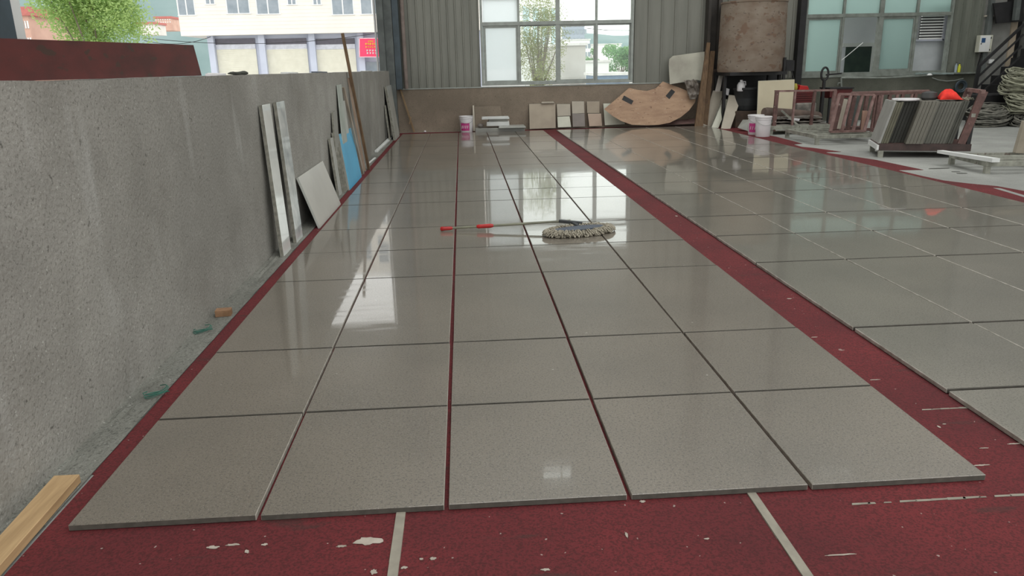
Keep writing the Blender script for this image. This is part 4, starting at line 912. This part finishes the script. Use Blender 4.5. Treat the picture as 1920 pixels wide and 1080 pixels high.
# trees
def leafy(name, label, c, rx, rz_, n, leaf, mleaf, trunk_h, seed, mtr, clumps=16, tr=.1, droop=0):
    random.seed(seed); c = Vector(c)
    e = thing(name, label, 'tree', (c.x, c.y, GZ)); L = MB(); K = []
    for k in range(clumps):
        a = random.uniform(0, 2*PI); q = random.uniform(.15, .8); K.append((Vector((rx*q*math.cos(a), rx*q*math.sin(a), rz_*random.uniform(-.8, .8))), random.uniform(.28, .5)))
    cz = c.z-GZ
    for i in range(n):
        k, s = random.choice(K); d = Vector((random.gauss(0, 1), random.gauss(0, 1), random.gauss(0, 1))).normalized()*random.random()**.45
        p = k+Vector((d.x*rx*s, d.y*rx*s, d.z*rz_*s))+Vector((0, 0, cz))
        u = Vector((random.gauss(0, 1), random.gauss(0, 1), random.gauss(0, .7)-droop)).normalized()*leaf*random.uniform(.6, 1.3); v = u.orthogonal().normalized()*leaf*.42
        vs = [L.bm.verts.new(q) for q in (p-u*.5, p+v*.5, p+u*.5, p-v*.5)]; L.face(vs)
    L.build('foliage', mleaf, e)
    t = MB(); t.tube([Vector((0, 0, 0)), Vector((.03, 0, trunk_h*.5)), Vector((0, .03, trunk_h)), Vector((.02, 0, cz+rz_*.5))], tr, 8, taper=[tr, tr*.8, tr*.65, tr*.2])
    for k, s in K[:12]: t.tube([Vector((0, 0, trunk_h*.8)), (k+Vector((0, 0, cz)))*.55+Vector((0, 0, trunk_h*.35)), k+Vector((0, 0, cz))], tr*.3, 5, taper=[tr*.4, tr*.25, tr*.08])
    t.build('trunk', mtr, e); return e
MTR = mat('grey_bark', (.24, .20, .16), (.16, .13, .1), .9, 8)
def leafmat(name, a, b2):
    m, nt, b = nodes(name); co = co_of(nt, True)
    c = ramp(nt, noise_n(nt, co, 2.2, 3), [(.35, a), (.65, b2)]); nt.links.new(c, b.inputs['Base Color']); b.inputs['Roughness'].default_value = .6
    tl = nt.nodes.new('ShaderNodeBsdfTranslucent'); nt.links.new(c, tl.inputs[0]); mx = nt.nodes.new('ShaderNodeMixShader'); mx.inputs[0].default_value = .45
    out = [n for n in nt.nodes if n.type == 'OUTPUT_MATERIAL'][0]
    nt.links.new(b.outputs[0], mx.inputs[1]); nt.links.new(tl.outputs[0], mx.inputs[2]); nt.links.new(mx.outputs[0], out.inputs[0]); return m
ML1 = leafmat('fresh_leaves', (.46, .60, .22), (.32, .47, .17)); ML2 = leafmat('olive_leaves', (.34, .36, .13), (.22, .26, .09)); ML3 = leafmat('deep_leaves', (.22, .42, .16), (.13, .30, .13))
ct = W(166, 5, 26)
leafy('street_tree', 'bright green bushy tree beyond the left opening', ct, 1.6, 2.2, 34000, .11, ML1, 1.3, 3, MTR, 30)
ct = W(1008, 75, 26.5)
leafy('garden_tree', 'olive green thin-leaved tree behind the second pane of the back window', (ct.x, 26.5, 2.0), 1.05, 1.5, 9000, .075, ML2, .6, 4, MTR, 30, .10)
ct = W(1158, 118, 60)
leafy('roadside_tree', 'dark green tree at the right of the back window', (ct.x+.3, 60, 1.5), 1.6, 1.3, 5000, .2, ML3, .6, 6, MTR, 12)
ct = W(1108, 105, 62)
leafy('roadside_tree', 'small green tree beside the middle mullion of the back window', (ct.x, 62, 1.6), .9, .9, 1800, .16, ML3, .8, 8, MTR, 8)
# view through the back window
def qb(name, label, px, Y, dep, m, parts=None, cat='building', z0=None):
    a, c = W(px[0], px[2], Y), W(px[1], px[3], Y)
    zlo = GZ if z0 is None else z0
    e = thing(name, label, cat, ((a.x+c.x)/2, Y, zlo)); hw = (c.x-a.x)/2
    MB().box(-hw, hw, 0, dep, 0, a.z-zlo).build('wall', m, e)
    MB().box(-hw-.1, hw+.1, -.1, dep+.1, a.z-zlo, a.z-zlo+.12).build('roof', mat('pale_roof', (.7, .68, .66), None, .7), e)
    return e, hw, a.z-zlo
MWB = mat('white_render', (.8, .8, .78), (.74, .74, .72), .6, 1, world=True); MGB = mat('grey_render', (.50, .48, .45), (.42, .40, .37), .7, 1, world=True)
qb('grey_shed', 'plain pale grey walled shed seen through the third pane', (1048, 1098, 86, 86), 40, 6, MGB)
e, hw, h = qb('office_tower', 'bluish grey block rising in the distance through the third pane', (1054, 1096, 50, 50), 150, 12, mat('blue_grey_tower', (.33, .37, .44), (.28, .32, .38), .6))
for k in range(6):
    for j in range(3):
        f = MB().box(-hw+.6+k*hw/3, -hw+1.1+k*hw/3, -.06, 0, h-1.4-j*1.6, h-.5-j*1.6).build('window', MWIN, e)
e, hw, h = qb('white_house', 'white block building in the distance behind the grey shed', (1056, 1106, 76, 76), 90, 8, MWB)
for k in range(7):
    for j in range(2): MB().box(-hw+.3+k*hw/3.6, -hw+.6+k*hw/3.6, -.05, 0, h-.9-j*.9, h-.4-j*.9).build('window', MWIN, e)
qb('white_warehouse', 'long low white warehouse with a thin red line seen through the fourth pane', (1112, 1165, 84, 84), 105, 10, MWB)
qb('white_cabin', 'small white cabin near the middle mullion of the back window', (1098, 1142, 117, 117), 48, 4, MWB)
qb('blue_canopy', 'low blue-grey canopy at the foot of the fourth pane', (1118, 1180, 142, 142), 36, 3, mat('blue_sheet_roof', (.22, .30, .42), (.18, .25, .36), .5))
# glass fronted factory at the upper left of the back window
a, c = W(975, 5, 95), W(1066, 36, 95)
e = thing('glass_office', 'white factory with blue glass windows at the top of the back window', 'building', (a.x, 95, GZ))
Lg = c.x-a.x
MB().hexa([(0, 0, 0), (Lg, 6, 0), (Lg, 14, 0), (0, 10, 0), (0, 0, a.z+1.2), (Lg, 6, c.z+3.0), (Lg, 14, c.z+3.0), (0, 10, a.z+1.2)]).build('wall', MWB, e)
for k in range(4):
    x0 = .4+k*(Lg-.6)/4; x1 = x0+(Lg-.6)/4-.5
    y0, y1 = x0/Lg*6-.1, x1/Lg*6-.1
    MB().hexa([(x0, y0, a.z-4.5), (x1, y1, a.z-4.5), (x1, y1+.1, a.z-4.5), (x0, y0+.1, a.z-4.5), (x0, y0, a.z-.2), (x1, y1, a.z-.4), (x1, y1+.1, a.z-.4), (x0, y0+.1, a.z-.2)]).build('glass_panel', mat('pale_blue_glass', (.48, .62, .68), (.4, .54, .6), .1), e)
# outside structure close behind the right window
so = thing('annex', 'pale annex building close outside the right window with a dark green window', 'building', (0, 19.6, GZ))
MB().box(7.2, 13.6, 0, .25, 0, 3.6).build('wall', mat('lilac_render', (.80, .81, .86), (.72, .73, .78), .7, 1, world=True), so)
q0, q1 = W(1581, 140, 19.6), W(1634, 87, 19.6)
MB().box(q0.x, q1.x, -.03, 0, 0.9, q1.z-GZ).build('window', mat('dark_green_window', (.045, .075, .055), (.03, .05, .04), .2), so)
MB().box(q0.x-.1, q1.x+.12, -.05, 0, q1.z-GZ, q1.z-GZ+.09).box(q1.x, q1.x+.12, -.05, 0, .9, q1.z-GZ).build('window_surround', MWHITE, so)
lv = thing('louvre_vent', 'dusty slatted metal louvre behind the rightmost pane of the right window', 'louvre', (0, 0, 0))
v0, v1 = W(1724, 74, 18.0), W(1776, 20, 18.0)
b = MB(); zz = v0.z
while zz < v1.z+.25:
    b.box(v0.x, v1.x-.02, 17.99, 18.03, zz, zz+.034); zz += .062
MB().box(v0.x, v1.x-.02, 18.035, 18.05, v0.z, v1.z+.28).build('backing', MDARK, lv)
b.build('slats', MWHITE, lv)
MB().box(v1.x-.04, v1.x+.06, 17.98, 18.06, v0.z-.03, v1.z+.3).box(v0.x-.1, v1.x, 17.98, 18.06, v0.z-.04, v0.z).build('frame', mat('lilac_frame', (.5, .52, .6), None, .5), lv)
rebase(lv, (v0.x, 18.0, v0.z))
o = MB().box(v0.x-.15, v1.x+.3, 18.1, 18.15, GZ, v0.z-.02).build('grey_screen', mat('grey_blue_sheet', (.55, .58, .60), (.48, .51, .53), .6)); tag(o, 'plain grey-blue sheet below the louvre outside the right window', 'sheet')
o = MB().bar(W(1578, 113, 17.9), W(1618, 80, 17.9), .012).build('stay_rope', MWHITE); tag(o, 'thin white rope stretched diagonally across the right window opening', 'rope')
# hills and far houses
def hill(u, v):
    a = -60+110*u; az = math.radians(a); r = 320+120*v
    base = 17+(50-17)/(1+math.exp((a+8)/4))+2.5*math.sin(u*23+1)+4*noise.noise((u*7, 0, 0))
    h = base*math.sin(min(1, v*1.3)*PI/2)+1.5*noise.noise((u*60, v*10, 0))*v
    return Vector((r*math.sin(az), r*math.cos(az), h-1+1.0*(1-v)))
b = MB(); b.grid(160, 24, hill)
o = b.build('hill', mat('haze_tinted_woods', (.20, .27, .27), (.13, .20, .20), .95, .04, detail=9, world=True), smooth=True); tag(o, 'wooded hill ridge in the far background', 'hill')  # distance haze is mixed into the base colour of the woods
for k, (x0, x1, y0, y1, m, lab) in enumerate(((290, 322, 35, 47, 'r', 'red and white terrace of houses on the far hillside, widest one'), (258, 291, 46, 54, 'w', 'pale long house low on the far hillside beside the green tree'), (30, 62, 30, 82, 'r', 'orange-brick building between the white post and the green tree'))):
    Y = (250, 225, 60)[k]
    a, c = W(x0, y0, Y), W(x1, y1, Y)
    zb = c.z if k < 2 else GZ
    e = thing('hillside_house', lab, 'building', (a.x, Y, zb-(1.5 if k < 2 else 0))); hh = a.z-e.location.z; ww = c.x-a.x
    MB().box(0, ww, 0, 8, 0, hh).build('wall', mat('brick_wall_%d' % k, (.62, .40, .32) if m == 'r' else (.7, .66, .62), (.5, .3, .24) if m == 'r' else None, .8, .5, world=True), e)
    MB().box(-.3, ww+.3, -.3, 8.3, hh, hh+.6).build('roof', mat('red_roof_%d' % k, (.5, .16, .14), None, .8), e)
    nw = 7 if k == 0 else 5
    for j in range(2 if k < 2 else 4):
        for i in range(nw): MB().box(ww*(i+.25)/nw, ww*(i+.75)/nw, -.08, 0, hh-(j+.75)*(hh*.2), hh-(j+.3)*(hh*.2)).build('window', MWHITE, e)
b = MB()
for (p0_, p1_, s) in (((270, 76), (395, 69), .3), ((270, 71), (720, 60), .5)):
    a, c = W(*p0_, 50), W(*p1_, 50); tag(MB().tube([a+(c-a)*t+Vector((0, 0, -s*4*t*(1-t))) for t in [i/12 for i in range(13)]], .018, 5).build('power_line', MDARK), 'thin overhead cable crossing %s' % ('from the tree to the building corner' if s < .4 else 'the building above the shutters'), 'cable')
for (p0_, p1_) in (((1100, 53), (1180, 57)), ((1050, 44), (1180, 46))):
    a, c = W(*p0_, 50), W(*p1_, 50); tag(MB().tube([a, (a+c)/2-Vector((0, 0, .06)), c], .02, 5).build('power_line', MDARK), 'overhead cable seen through the back window, %s of the two' % ('lower' if p0_[1] > 50 else 'upper'), 'cable')
